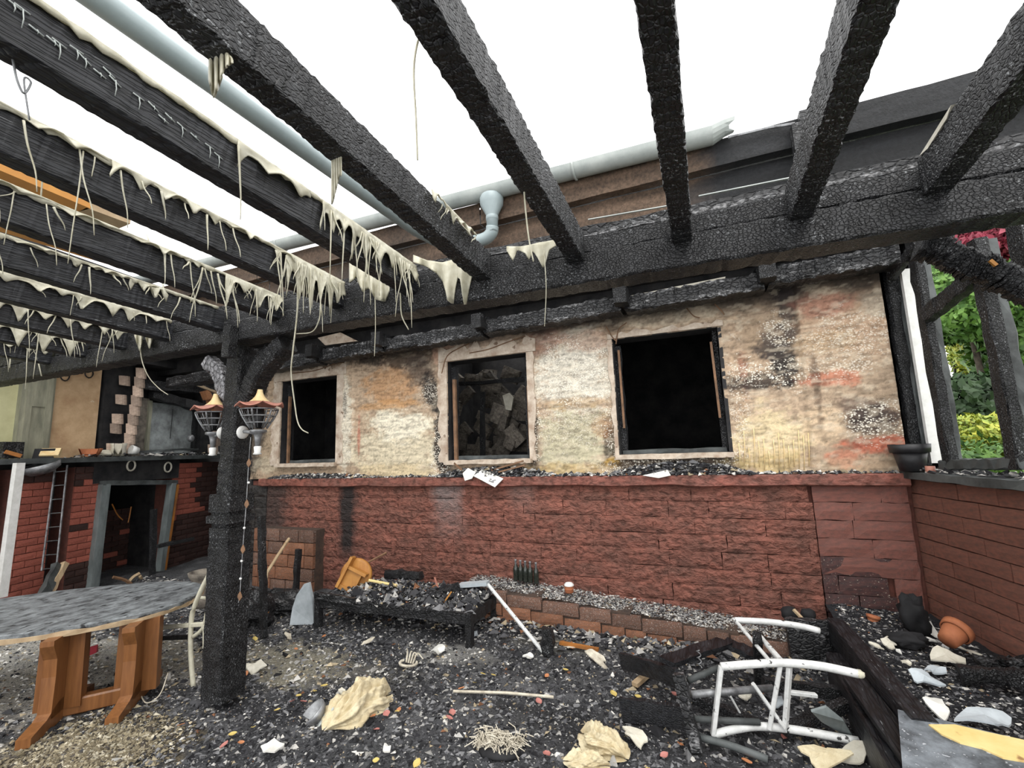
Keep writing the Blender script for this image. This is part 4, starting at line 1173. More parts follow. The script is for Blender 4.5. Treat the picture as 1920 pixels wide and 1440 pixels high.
# clay tile column, burnt window with sheet and tile arch
tl = B(); n = 9
tm = B(); t_ = np.linspace(-1.25, 1.25, 7)
Pg = np.zeros((4, 7, 3))
for i in range(4):
    for j, t in enumerate(t_): Pg[i, j] = (.5 * math.sin(t) / math.sin(1.25), -.085 * math.cos(t) - .006 * i, .5 - i / 3 - .10 * math.cos(t * 1.2) * (i == 3))
tm.grid(Pg)
tmesh = [raw_mesh('barrel_tile', tm, M['tile']), raw_mesh('barrel_tile_orange', tm, M['tile_o'])]
tc = thing('tile_column', LW(.33, 1.68, -.2), 'column of stacked clay tiles in the burnt left wing', 'tiles', kind='structure')
for k in range(9):
    lean = .012 * k
    if k in (0, 1, 2, 3, 4, 5, 6, 7, 8): piece('tile', tmesh[0], tc, LW(.40 + lean, 1.80 + k * .135, -.16), LR, (.15, 1, .145))
    if k in (0, 2, 3, 5, 7): piece('tile', tmesh[0], tc, LW(.22 + lean, 1.80 + k * .135, -.2), LR, (.15, 1, .13))
B_ = B(); lbox(B_, .12, .5, 1.66, 3.0, -.42, -.24); B_.build('sooty_backing', M['soot'], tc)
wn = thing('burnt_opening', LW(1.0, 1.7, -.3), 'burnt opening with hanging blue-grey sheet in the left wing', 'opening', kind='structure')
B_ = B(); lbox(B_, .5, .80, 1.66, 2.55, -.42, -.30); B_.build('bare_stone_jamb', M['stoneroom'], wn)
B_ = B(); lbox(B_, .80, 1.62, 1.72, 2.50, -.42, -.34); B_.build('blue_grey_sheet', M['bluepanel'], wn)
B().bar(LW(.80, 1.68, -.3), LW(.80, 2.52, -.3), .05, .07, up=LN, seg=6, jit=.006).build('stud', M['pilaster'], wn)
B().bar(LW(1.62, 1.68, -.3), LW(1.60, 2.6, -.3), .05, .07, up=LN, seg=6, jit=.006).build('stud', M['char_z'], wn)
B().bar(LW(.75, 2.62, -.22), LW(1.62, 2.47, -.22), .1, .14, seg=8, jit=.015).build('burnt_lintel', M['char_x'], wn)
B().bar(LW(.5, 2.72, -.2), LW(1.75, 2.78, -.2), .16, .12, seg=8, jit=.02).build('burnt_lintel', M['char_ash'], wn)
B().bar(LW(.4, 1.74, -.1), LW(1.5, 1.78, -.1), .05, .03, seg=8, jit=.01).build('fallen_lath', M['greychar'], wn)
ta = thing('tile_arch', LW(1.75, 1.68, -.15), 'leaning row of orange clay tiles beside the lantern', 'tiles', kind='structure')
for k in range(8):
    u = k / 7; s = 1.78 + .10 * math.sin(u * math.pi) - (.20 * max(0, u - .6) / .4)
    piece('tile', tmesh[1] if k > 2 else tmesh[0], ta, LW(s, 1.78 + k * .13, -.12), LR @ roty(-.9 * max(0, u - .55)), (.2, 1, .145))
B_ = B(); lbox(B_, 1.64, 2.4, 1.66, 3.0, -.42, -.2); B_.build('sooty_backing', M['soot'], ta)
B().bar(LW(1.05, 2.9, -.1), LW(1.75, 2.74, -.05), .05, .04, seg=5, jit=.008).build('pale_lath', M['wood_pale'], ta)
B().tube([LW(1.2, 2.42, -.31), LW(1.19, 1.95, -.31)], .006, 5).build('crack_wire', M['iron'], wn)
def shelf_rub(r, n):
    s = -1.3 + 3.2 * r.random(n); o = -.2 + .3 * r.random(n)
    return L0[None] + LA[None] * s[:, None] + LN[None] * o[:, None] + np.column_stack([np.zeros(n), np.zeros(n), np.full(n, 1.665) + .05 * r.random(n) ** 2 * (s > -.3)])
tag(chips(500, shelf_rub, (.012, .05), PAL, [7, 5, 3, 3, 2, 1, .5], flat=.5, seed=22).build('shelf_debris', M['chips'], None, False, True),
    'burnt scraps lying along the ledge of the left wing', 'debris', kind='stuff')

# ------------------------------------------------------------------ melted plastic hanging from the rafters
def solid(o, t):
    m = o.modifiers.new('thickness', 'SOLIDIFY'); m.thickness = t * S; m.offset = 0; return o


def scallop(Ys, hmin, hmax, dmin, dmax, r):
    """drip profile: cusps at the drips, arches between"""
    cuts = [Ys[0]]
    while cuts[-1] < Ys[-1]: cuts.append(cuts[-1] + dmin + (dmax - dmin) * r.random())
    tips = [hmin + (hmax - hmin) * r.random() ** 1.6 for _ in cuts]
    h = []
    for y in Ys:
        k = max(0, min(len(cuts) - 2, int(np.searchsorted(cuts, y) - 1)))
        u = (y - cuts[k]) / (cuts[k + 1] - cuts[k])
        a = max(0, 1 - 2.6 * u) ** 1.5 * tips[k]; b_ = max(0, 1 - 2.6 * (1 - u)) ** 1.5 * tips[k + 1]
        h.append(hmin + max(a, b_))
    return np.array(h)


def drape_film(i, label, segs, strands, seed, lip=True):
    """segs: (y0, y1, hmin, hmax, dmin, dmax); strands: (count, y0, y1, lmin, lmax)"""
    X = RX[i]; r = random.Random(seed)
    th = thing('melted_plastic', (X, 1.0, rz(1.0) + HRF), label, 'melted plastic', 'melted plastic hanging from the rafters')
    if lip:
        Ys = np.linspace(-1.2, YB - .05, 130); Pg = np.zeros((130, 4, 3))
        for a, y in enumerate(Ys):
            zt = rz(y) + HRF; q = .006 * r.random()
            Pg[a] = [(X - .06, y, zt + .008), (X - .02, y, zt + .010 + q), (X + .008 + q, y, zt + .006), (X + .007, y, zt - .004 - 1.5 * q - .01 * (r.random() < .2))]
        solid(B().grid(Pg).build('edge_lip', M['film'], th, True), .005)
    for (y0, y1, h0, h1, d0, d1) in segs:
        n = max(12, int((y1 - y0) / .012)); Ys = np.linspace(y0, y1, n); h = scallop(Ys, h0, h1, d0, d1, r); m = 7
        Pg = np.zeros((n, m, 3)); wob = [r.random() * 6 for _ in range(3)]
        for a, y in enumerate(Ys):
            zt = rz(y) + HRF
            for k in range(m):
                t = k / (m - 1)
                Pg[a, k] = (X + .012 + .012 * math.sin(y * 21 + wob[0] + t * 2) * t + .008 * t, y + .01 * math.sin(t * 5 + wob[1]) * t, zt + .006 - h[a] * t)
        solid(B().grid(Pg).build('film', M['film'], th, True), .004)
    for (cnt, y0, y1, l0, l1) in strands:
        for _ in range(cnt):
            y = y0 + (y1 - y0) * r.random(); L = l0 + (l1 - l0) * r.random() ** 2; zt = rz(y) + HRF - .02
            a, c = (r.random() - .5) * .12, (r.random() - .5) * .05
            p = [V(X + .016, y, zt), V(X + .02 + c * .3, y + a * .3, zt - L * .35), V(X + .022 + c, y + a * .8, zt - L * .7), V(X + .022 + c * 1.3, y + a, zt - L)]
            B().tube(curve(p, 4), .0022 + .004 * r.random(), 5, r1=.0015).build('strand', M['film'], th, True)
    return th


drape_film(5, 'pale melted streaks near the beam end of the rafter right of the drain pipe', [(1.55, 1.95, .015, .07, .04, .08)], [(5, 1.4, 2.0, .05, .12)], 1, lip=False)
drape_film(6, 'cream melted sheet along the rafter left of the drain pipe', [(1.02, 1.35, .03, .20, .09, .16), (1.42, 1.62, .05, .22, .05, .09), (1.6, 2.13, .06, .14, .07, .12)], [(10, .9, 2.1, .1, .35), (26, 1.5, 2.13, .08, .42)], 2)
res = [o_ for o_ in col.objects if o_.name.startswith('melted_plastic')][-1]
rr = random.Random(31)
for k in range(26):
    if rr.random() < .3: continue
    y_ = .33 + .62 * k / 25 + .015 * rr.random(); X_ = RX[6] + .003; z_ = rz(y_) + HRF - .035 - .045 * (k / 25) - .03 * rr.random(); L_ = .008 + .05 * rr.random() ** 2
    B().tube([V(X_, y_, z_), V(X_ + .002, y_ + .003, z_ - L_ * .5), V(X_, y_ + .002, z_ - L_)], .0022, 5, r1=.001).build('dried_run', M['gutter'], res, True)
    B().tube([V(X_, y_ - .016, z_ + .006 * rr.random()), V(X_, y_ + .014, z_ - .012 * rr.random())], .0022, 5).build('dried_run', M['gutter'], res, True)
drape_film(7, 'ragged cream melted sheet on the rafter second left of the drain pipe', [(-.2, .9, .008, .05, .06, .15), (.9, 1.75, .012, .08, .06, .12), (1.7, 2.14, .09, .24, .06, .10)], [(14, .5, 2.1, .08, .35), (4, .3, 1.0, .2, .45), (30, 1.6, 2.13, .1, .4)], 3)
drape_film(8, 'cream melted film with many strands on the rafter third left of the drain pipe', [(.3, 1.6, .008, .05, .08, .2), (1.75, 2.14, .04, .22, .08, .12)], [(16, .6, 2.1, .06, .3), (18, 1.6, 2.13, .08, .35)], 4)
drape_film(9, 'cream melted film on the rafter fourth left of the drain pipe', [(.6, 1.7, .010, .05, .05, .1), (1.55, 1.75, .02, .16, .05, .08)], [(12, .6, 1.9, .06, .25)], 5)
drape_film(10, 'scalloped cream film on the rafter fifth left of the drain pipe', [(.8, 2.13, .025, .11, .10, .17)], [(8, .8, 2.1, .06, .25)], 6)
drape_film(11, 'tangled cream film on the rafter sixth left of the drain pipe', [(1.0, 2.13, .03, .13, .08, .16)], [(14, 1.0, 2.1, .08, .35)], 7)
drape_film(12, 'thick cream film on the rafter seventh left of the drain pipe', [(1.1, 2.13, .05, .16, .09, .18)], [(12, 1.2, 2.1, .1, .4)], 8)
drape_film(13, 'cream film on the leftmost rafter', [(1.3, 2.13, .04, .14, .09, .18)], [(8, 1.4, 2.1, .1, .4)], 9)


def px_sheet(name, label, Y, top, bot, bulge=.02, cat='melted plastic'):
    xs_ = np.linspace(top[0][0], top[-1][0], 30); m = 8
    ty = np.interp(xs_, [p[0] for p in top], [p[1] for p in top]); by = np.interp(xs_, [p[0] for p in bot], [p[1] for p in bot])
    Pg = np.zeros((30, m, 3))
    for a in range(30):
        for k in range(m):
            t = k / (m - 1); Pg[a, k] = PY(xs_[a], ty[a] + (by[a] - ty[a]) * t, Y - bulge * math.sin(a * .9) * t - .012)
    o = solid(B().grid(Pg).build(name, M['film'], None, True), .004)
    return tag(o, label, cat, 'melted plastic hanging from the rafters')


px_sheet('melted_sheet', 'torn cream sheet hanging on the beam face left of the gutter hopper', YB - .02,
         [(775, 478), (800, 488), (830, 492), (860, 484), (890, 486)], [(775, 492), (800, 500), (818, 512), (832, 530), (838, 562), (850, 572), (857, 520), (862, 522), (872, 582), (880, 540), (890, 498)], .03)
px_sheet('melted_sheet', 'cream sheet with ragged hem hanging on the beam below the rafter ends', YB - .02,
         [(655, 490), (680, 505), (705, 516), (730, 520)], [(655, 530), (668, 520), (680, 548), (692, 540), (705, 562), (722, 566), (730, 545)], .03)
px_sheet('melted_sheet', 'white cobweb-like film stretched over the beam right of the hopper', YB - .02,
         [(950, 462), (980, 462), (1010, 455), (1040, 450), (1060, 446)], [(950, 470), (962, 490), (970, 468), (985, 475), (992, 488), (1000, 470), (1020, 505), (1030, 468), (1045, 460), (1060, 470)], .015)
px_sheet('melted_sheet', 'white melted scrap dangling from beam beside the carved post top', YB - .02,
         [(252, 612), (270, 610), (290, 612)], [(252, 630), (262, 660), (270, 625), (280, 655), (290, 625)], .02)


def strand_thing(name, label, pts, r=.004, cat='strand', grp='plastic strands and wires', mat=None):
    return tag(B().tube(curve(pts, 6), r, 6, r1=r * .7).build(name, mat or M['film'], None, True), label, cat, grp)


strand_thing('hanging_strand', 'long thin strand hanging in the open sky between two rafters', [PX(812, 22, -.572)] + [PY(x_, y_, PX(812, 22, -.572)[1]) for x_, y_ in ((786, 70), (776, 130), (780, 220), (783, 300))], .0035)
strand_thing('hanging_strand', 'long cream strand hanging from the rafters to the small window', [PY(562, 520, 2.05), PY(556, 600, 2.06), PY(549, 660, 2.06), PY(546, 700, 2.08), PY(553, 760, 2.1), PY(558, 790, 2.1), PY(566, 805, 2.1), PY(578, 812, 2.1)], .005)
strand_thing('hanging_strand', 'bowed cream strand joining the long strand in front of the beam', [PY(605, 560, 2.06), PY(598, 600, 2.06), PY(585, 622, 2.06), PY(556, 626, 2.06)], .004)
strand_thing('hanging_strand', 'thin strand hanging past the beam toward the middle window', [PY(703, 548, 2.14), PY(704, 610, 2.14), PY(702, 668, 2.14)], .003)
strand_thing('hanging_strand', 'thick curled strand on the beam face below the cream sheet', [PY(742, 528, 2.145), PY(750, 545, 2.14), PY(753, 590, 2.14), PY(766, 618, 2.145)], .005)
strand_thing('hanging_strand', 'thin strand hanging from the cobweb film in front of the wall', [PY(1020, 470, 2.12), PY(1024, 540, 2.12), PY(1021, 612, 2.12)], .003)
strand_thing('hanging_strand', 'bent strand in front of the hopper rafter', [V(-.55, 1.5, rz(1.5) + .004)] + [PY(x_, y_, 1.5) for x_, y_ in ((982, 350), (986, 400), (992, 450), (1000, 490))], .004)
strand_thing('hanging_strand', 'pale strand falling from the left rafters across the beam face', [PY(275, 440, 1.95), PY(300, 510, 2.0), PY(312, 560, 2.02), PY(332, 578, 2.02)], .005)
strand_thing('hanging_strand', 'long strand hanging over the tile wall of the left wing', [PY(262, 620, 2.14), PY(265, 670, 2.14), PY(278, 705, 2.14), PY(298, 728, 2.14), PY(315, 740, 2.14)], .004)
strand_thing('hanging_strand', 'thick drooping strand at the far left below the rafters', [PY(28, 570, 2.14), PY(22, 640, 2.14), PY(18, 690, 2.14)], .007)
strand_thing('hanging_strand', 'thick straight strand over the yellow-green panel', [PY(62, 600, 2.14), PY(66, 650, 2.14), PY(78, 705, 2.14)], .008)
strand_thing('hanging_strand', 'looped cream strand under the left rafters', [PY(108, 610, 2.14), PY(118, 645, 2.14), PY(135, 660, 2.14), PY(150, 650, 2.14), PY(160, 625, 2.14)], .008)
strand_thing('hanging_strand', 'thin cream strand crossing the leftmost rafters', [PY(68, 235, 1.05), PY(80, 300, 1.06), PY(76, 385, 1.1)], .005)
strand_thing('wire_loop', 'thin dark wire loop hanging from the top left rafter', [PX(24, 112, -1.53), PX(32, 150, -1.53), PX(45, 175, -1.53), PX(58, 155, -1.53), PX(45, 150, -1.53), PX(55, 225, -1.53)], .003, mat=M['metal'])
# scrap of melted sheet that hangs off the rafter in front of the drain pipe
px_sheet('melted_sheet', 'cream rag hanging from the rafter in front of the drain pipe', PX(415, 92, -1.06)[1], [(392, 78), (405, 80), (420, 92), (436, 110)], [(392, 150), (400, 185), (410, 165), (420, 130), (436, 118)], .02)
px_sheet('melted_sheet', 'narrow cream rag dangling over the lower end of the drain pipe', PX(634, 285, -1.06)[1], [(622, 300), (634, 290), (640, 285)], [(612, 400), (624, 380), (636, 330)], .01)
px_sheet('melted_sheet', 'small white rag left of the rafter beside the gutter hopper', 1.95, [(985, 345), (1000, 335), (1012, 365)], [(983, 375), (995, 352), (1010, 380)], .01)
px_sheet('melted_sheet', 'white rag below the rafter right of the gutter hopper', 2.0, [(1015, 385), (1026, 380), (1038, 395)], [(1018, 415), (1028, 410), (1038, 405)], .01)

# unburnt boards above the left rafters
for (a, c, d, e, lab, mt) in [((-30, 312), (152, 388), .10, 3.05, 'bright orange board above the rafters at the left edge', 'orange'), ((150, 388), (232, 418), .10, 3.05, 'pale beige board end beside the bright orange board', 'wood_pale'),
                          ((-30, 408), (215, 486), .07, 3.05, 'lower orange board above the rafters at the left edge', 'orange')]:
    p, q = PZ(*a, e), PZ(*c, e)
    tag(B().bar(p, q, .16 if mt != 'wood_pale' else .15, .05, seg=3).build('roof_board', M[mt]), lab, 'board')
tag(B().bar((-7.6, 3.0, 3.0), (-3.4, 3.75, 3.35), .5, .04, seg=8, jit=.01).build('roof_sheet_remnant', M['char_x']), 'dark charred roof remnant behind the left rafters', 'roof')

# ------------------------------------------------------------------ lanterns and ornaments on the post
def lantern(loc, label, side):
    x, y, z = loc
    t = thing('wall_lantern', (x, y, z - .3), label, 'lantern', 'wall lanterns on the carved post')
    cap = B().lathe([(.0, .12), (.016, .118), (.020, .095), (.030, .07), (.048, .048), (.066, .034)], 16, (x, y, z)).build('cap', M['creamcap'], t, True)
    # scalloped roof: six petals turned up at the rim
    for k in range(6):
        a0 = k * math.pi / 3; Pg = np.zeros((6, 7, 3))
        for i in range(6):
            for j in range(7):
                u = j / 6 - .5; r = .05 + .10 * i / 5
                a = a0 + u * math.pi / 3 * .98
                zz = .04 - .045 * (i / 5) ** .8 + .03 * (i / 5) ** 2 * (2 * u) ** 2 + .0
                Pg[i, j] = (x + r * math.cos(a), y + r * math.sin(a), z + zz)
        solid(B().grid(Pg).build('roof_petal', M['pinkroof'], cap, True), .004)
    cage = []
    R1, R2, z1, z2 = .118, .05, -.02, -.15
    for k in range(6):
        a = k * math.pi / 3; 
        B().tube([V(x + (R1 + (R2 - R1) * u ** 1.3) * math.cos(a), y + (R1 + (R2 - R1) * u ** 1.3) * math.sin(a), z + z1 + (z2 - z1) * u) for u in np.linspace(0, 1, 6)], .0065, 5).build('cage_rib', M['metal'], t, True)
    for u in (0, .35, .7):
        B().tube([V(x + (R1 + (R2 - R1) * u ** 1.3) * math.cos(a), y + (R1 + (R2 - R1) * u ** 1.3) * math.sin(a), z + z1 + (z2 - z1) * u) for a in np.linspace(0, 2 * math.pi, 19)[:-1]], .005, 5, closed=True).build('cage_ring', M['metal'], t, True)
    for k in range(12):
        a = (k + .5) * math.pi / 6
        B().tube([V(x + (R1 - .004 + (R2 - R1) * u ** 1.3) * math.cos(a), y + (R1 - .004 + (R2 - R1) * u ** 1.3) * math.sin(a), z + z1 + (z2 - z1) * u) for u in np.linspace(0, .95, 5)], .003, 4).build('cage_bar', M['metal'], t, True)
    B().lathe([(.0, -.005), (.03, -.01), (.034, -.08), (.022, -.15), (.0, -.15)], 12, (x, y, z)).build('lamp_holder', M['iron'], t, True)
    B().lathe([(.052, -.16), (.054, -.175), (.03, -.185), (.022, -.215), (.016, -.27), (.0, -.27)], 14, (x, y, z)).build('base_cup', M['metal'], t, True); cup = t.children[-1] if False else [o_ for o_ in col.objects if o_.parent == t and o_.name.startswith('base_cup')][0]
    B().lathe([(.018, -.27), (.024, -.275), (.02, -.31), (.028, -.325), (.0, -.33)], 12, (x, y, z)).build('drop_finial', M['white'], cup, True)
    xw = px_ + side * .095
    B().tube(curve([V(x - side * .01, y, z - .19), V(x - side * .06, y, z - .175), V(xw + side * .04, y, z - .165), V(xw + side * .01, y, z - .165)], 4), .013, 8).build('arm', M['metal'], t, True)
    B().lathe([(.0, .016), (.028, .016), (.044, .008), (.046, .0), (.0, -.002)], 18, (xw + side * .004, y, z - .17), np.column_stack([V(0, 0, 1), V(0, 1, 0) * -side, V(side, 0, 0)])).build('wall_plate', M['white'], t, True)
    return t


lantern(V(px_ + .255, py_ - .03, 1.95), 'lantern with pink scalloped roof on the window side of the carved post', 1)
lantern(V(px_ - .20, py_ - .03, 1.955), 'lantern with pink scalloped roof half hidden on the left side of the carved post', -1)

orn = thing('hanging_chain', PY(468, 830, 2.10), 'thin ornament chain with leaf shapes hanging down the carved post', 'chain')
cp = [PY(470, 820, 2.12), PY(466, 870, 2.12), PY(462, 940, 2.11), PY(455, 1030, 2.10), PY(450, 1110, 2.10), PY(447, 1130, 2.10)]
B().tube(curve(cp, 5), .0025, 5).build('cord', M['metal'], orn)
for (x, y) in ((466, 868), (455, 1030), (449, 1118), (462, 945)):
    p = PY(x, y, 2.095); k = .028
    B().plate([p + V(0, 0, k), p + V(k * .55, 0, k * .3), p + V(k * .7, 0, -k * .2), p + V(0, 0, -k), p + V(-k * .7, 0, -k * .2), p + V(-k * .55, 0, k * .3)], .004, V(0, -1, 0)).build('leaf_ornament', M['wood_dk'], orn)
for (x, y) in ((466, 905), (458, 990), (453, 1052), (451, 1085)):
    B().blob(PY(x, y, 2.1), (.008, .008, .008), 8, 6, 0).build('bead', M['white'], orn, True)

# ------------------------------------------------------------------ oval trestle table
TZ = .575
tb = thing('trestle_table', (-4.25, 1.95, 0), 'oval brown wooden trestle table with scorched grey top at the left edge', 'table')
A_, Bv, C_ = PZ(372, 1110, TZ), PZ(205, 1190, TZ), PZ(240, 1102, TZ)
axis = unit(PZ(360, 1115, TZ) - PZ(-140, 1172, TZ)); ctr = (PZ(372, 1110, TZ) + PZ(-230, 1175, TZ)) / 2
half = np.linalg.norm(PZ(372, 1110, TZ) - PZ(-230, 1175, TZ)) / 2; side_ = V(-axis[1], axis[0], 0)
dmin = abs((PZ(150, 1197, TZ) - ctr) @ side_); dmax_ = abs((PZ(150, 1108, TZ) - ctr) @ side_); hw = .56
n = 72
def oval(k, z, r=1.0):
    t = 2 * math.pi * k / n; cx_, sy_ = math.cos(t), math.sin(t); e = .8
    return ctr * V(1, 1, 0) + axis * half * r * math.copysign(abs(cx_) ** e, cx_) + side_ * hw * r * math.copysign(abs(sy_) ** e, sy_) + V(0, 0, z)
top = B(); rings = [(TZ - .035, .985), (TZ - .03, 1.0), (TZ - .006, 1.0), (TZ, .985), (TZ + .002, .9), (TZ + .003, .6), (TZ + .002, .25)]
v = []; F = []
for (z, r) in rings: v += [oval(k, z + (rng.random() - .5) * .003, r + (rng.random() - .5) * .006) for k in range(n)]
for i in range(len(rings) - 1): F += [(i * n + k, i * n + (k + 1) % n, (i + 1) * n + (k + 1) % n, (i + 1) * n + k) for k in range(n)]
F += [tuple(range(n - 1, -1, -1)), tuple((len(rings) - 1) * n + k for k in range(n))]
top.add(v, F); ttop = top.build('table_top', M['tabletop'], tb, False)
eb = B(); v = []; F = []
for (z, r) in [(TZ - .052, .975), (TZ - .052, 1.004), (TZ - .026, 1.006), (TZ - .026, .98)]: v += [oval(k, z + (rng.random() - .5) * .012, r + (rng.random() - .5) * .01) for k in range(n)]
for i in range(4): F += [(i * n + k, i * n + (k + 1) % n, ((i + 1) % 4) * n + (k + 1) % n, ((i + 1) % 4) * n + k) for k in range(n)]
eb.add(v, F); eb.build('bare_edge', M['wood_pale'], ttop, False)
def pedestal(base, dirx, diry):
    z1 = TZ - .05
    # cross foot (two feet meeting at the column) and shaped column made of two boards
    for d, L in ((diry, .34), (-diry, .34)):
        a = base + V(0, 0, 0)
        poly = [a + V(0, 0, .0), a + d * L, a + d * L + V(0, 0, .05), a + d * L * .6 + V(0, 0, .075), a + d * .1 + V(0, 0, .13), a + V(0, 0, .14)]
        B().plate([q + dirx * .035 for q in poly], .07, dirx).build('foot', M['wood'], tb)
    w = .165
    prof = [(-w, .06), (w, .06), (w * .92, .3), (w * .95, z1 - .12), (w * 1.25, z1 - .03), (w * 1.25, z1), (-w * 1.25, z1), (-w * 1.25, z1 - .03), (-w * .95, z1 - .12), (-w * .92, .3)]
    B().plate([base + diry * u + V(0, 0, z) + dirx * .035 for (u, z) in prof], .07, dirx).build('column_board', M['wood'], tb)
    B().plate([base + dirx * u + V(0, 0, z) + diry * .035 for (u, z) in [(-.12, .06), (.12, .06), (.115, z1), (-.115, z1)]], .07, diry).build('column_rib', M['wood'], tb)
dA = unit(axis * .6 + side_ * -.8); dB = V(-dA[1], dA[0], 0)
pA = PZ(110, 1345); pB = PZ(215, 1318)
pedestal(V(pA[0], pA[1], 0), axis, side_); pedestal(V(pB[0], pB[1], 0) + axis * .12, axis, side_)
B().bar(V(pA[0], pA[1], .055), V(pB[0], pB[1], .055) + axis * .12, .08, .1, ch=.01).build('stretcher', M['wood'], tb)

# ------------------------------------------------------------------ cream chair frame behind the table
ch = thing('garden_chair', PZ(340, 1265), 'broken cream chair frame between brown table and carved post', 'chair')
Yc = 2.36
def cb(name, a, b_, w=.03, mat='cream_plastic', Y0=Yc, Y1=None): return B().bar(PY(*a, Y0), PY(*b_, Y1 or Y0), w, w * .8, up=(0, 1, 0), seg=3, ch=.004).build(name, M[mat], ch)
B().tube(curve([PY(395, 1072, Yc), PY(378, 1105, Yc), PY(362, 1145, Yc), PY(358, 1180, Yc), PY(358, 1230, Yc), PY(363, 1292, Yc)], 5), .017, 7).build('back_leg', M['cream_plastic'], ch, True)
cb('back_slat', (391, 1118), (384, 1180), .022, Y0=2.42); cb('back_slat', (372, 1120), (389, 1122), .02, Y0=2.42)
cb('seat_rail', (282, 1178), (384, 1170), .03); cb('seat_rail', (282, 1180), (266, 1195), .03)
B().tube(curve([PY(362, 1194, Yc), PY(375, 1184, Yc), PY(384, 1168, Yc), PY(392, 1120, Yc)], 5), .014, 7).build('curved_stay', M['cream_plastic'], ch, True)
cb('side_post', (384, 1170), (384, 1215), .025)
cb('charred_leg', (284, 1172), (270, 1266), .04, 'char_z'); cb('charred_stretcher', (264, 1198), (362, 1194), .03, 'char_z', 2.45)

# ------------------------------------------------------------------ burnt bed frame with debris
bd = thing('bed_frame', PZ(740, 1190), 'charred low bed frame heaped with debris against the red wall', 'bed frame')
f0, f1 = PY(598, 1133, 3.48), PY(880, 1160, 3.55); bk = PY(926, 1108, 4.02); dv = bk - f1; dv[2] = 0
zt = f1[2]
f0 = V(f0[0], f0[1], zt + .01); f1 = V(f1[0], f1[1], zt)
B().bar(f0, f1, .04, .085, seg=16, jit=.004).build('front_rail', M['char_ash'], bd)
B().bar(f1, f1 + dv, .05, .10, seg=10, jit=.006).build('side_rail', M['char_x'], bd)
B().bar(f0, f0 + dv, .05, .08, seg=10, jit=.006).build('side_rail', M['char_x'], bd)
B().bar(f0 + dv, f1 + dv, .04, .09, seg=16, jit=.006).build('back_rail', M['char_x'], bd)
B().bar(f0 + V(-.01, -.03, .07), f0 + V(.45, -.03, .055), .04, .06, seg=6, jit=.005).build('loose_rail', M['char_ash'], bd)
for p in (f0, f1, f0 + dv, f1 + dv): B().bar(V(p[0], p[1], 0), V(p[0], p[1], zt + .04), .055, .055, up=(0, 1, 0), seg=5, jit=.004).build('leg', M['char_z'], bd)
for k in range(9):
    t = (k + .5) / 9; p = f0 + (f1 - f0) * t
    B().bar(p - V(0, 0, .02), p + dv - V(0, 0, .02), .12, .02, seg=6, jit=.006).build('slat', M['char_y'], bd)
def bed_rub(r, n):
    u, w = r.random(n), r.random(n)
    p = f0[None] + (f1 - f0)[None] * u[:, None] + dv[None] * w[:, None]
    p[:, 2] = zt + .0 + .10 * np.sin(u * math.pi) ** .5 * np.sin(np.clip(w, .05, .95) * math.pi) ** .5 * r.random(n) + .02 + .06 * w
    return p
tag(chips(160, bed_rub, (.035, .075), PAL, [9, 6, 4, 1.2, .8, .4, .2], flat=.7, seed=15).build('bed_rubble', M['chips'], None, False, True), 'larger charred chunks among the debris on the bed frame', 'debris', kind='stuff')
tag(chips(5200, bed_rub, (.006, .034), PAL, [9, 6, 4, 2.0, 1.3, .8, .3], flat=.6, seed=14).build('bed_debris', M['chips'], None, False, True), 'burnt debris and ash heaped on the charred bed frame', 'debris', kind='stuff')


def item(name, label, b, mat, cat, smooth=False, group=None):
    return tag(b.build(name, M[mat] if isinstance(mat, str) else mat, None, smooth), label, cat, group)


item('charred_log', 'thick charred log lying at the back of the bed frame', B().bar(PY(725, 1076, 4.05), PY(790, 1080, 4.05), .09, .08, seg=8, jit=.012, ch=.02), 'char_x', 'log')
item('charred_log', 'charred log lying aslant on the right half of the bed frame', B().bar(PY(800, 1128, 3.7), PY(862, 1098, 3.85), .08, .08, seg=8, jit=.015, ch=.02), 'char_x', 'log')
item('ash_board', 'pale grey board lying on the back right corner of the bed frame', B().bar(PY(862, 1097, 3.92), PY(915, 1093, 3.95), .09, .03), 'icy', 'board')
item('wood_splinter', 'orange bare splinter stuck in the bed debris', B().bar(PY(829, 1135, 3.66), PY(846, 1110, 3.68), .025, .012), 'wood_y', 'splinter')
item('pinkish_stick', 'thin reddish stick upright in the bed debris', B().bar(PY(821, 1102, 3.8), PY(815, 1082, 3.8), .012, .012), 'pinkroof', 'stick')
for k, (x, y, s_) in enumerate([(736, 1113, .05), (708, 1106, .05), (780, 1120, .035), (760, 1108, .04), (690, 1119, .05)]):
    p = PY(x, y, 3.75); r = np.random.default_rng(k)
    item('plaster_shard', 'pale plaster shard on the bed frame, ' + ['by its middle', 'near the yellow handle', 'right of its middle', 'furthest back', 'below the golden stool'][k], B().plate([p + V(*(c * s_ * (.7 + .6 * r.random()) for c in q)) for q in ((1, 0, .2), (.4, .3, .8), (-.6, .2, .5), (-1, -.2, -.2), (-.2, -.3, -.6), (.7, -.2, -.5))], .012), 'pale', 'shard', group='plaster shards on the bed frame')

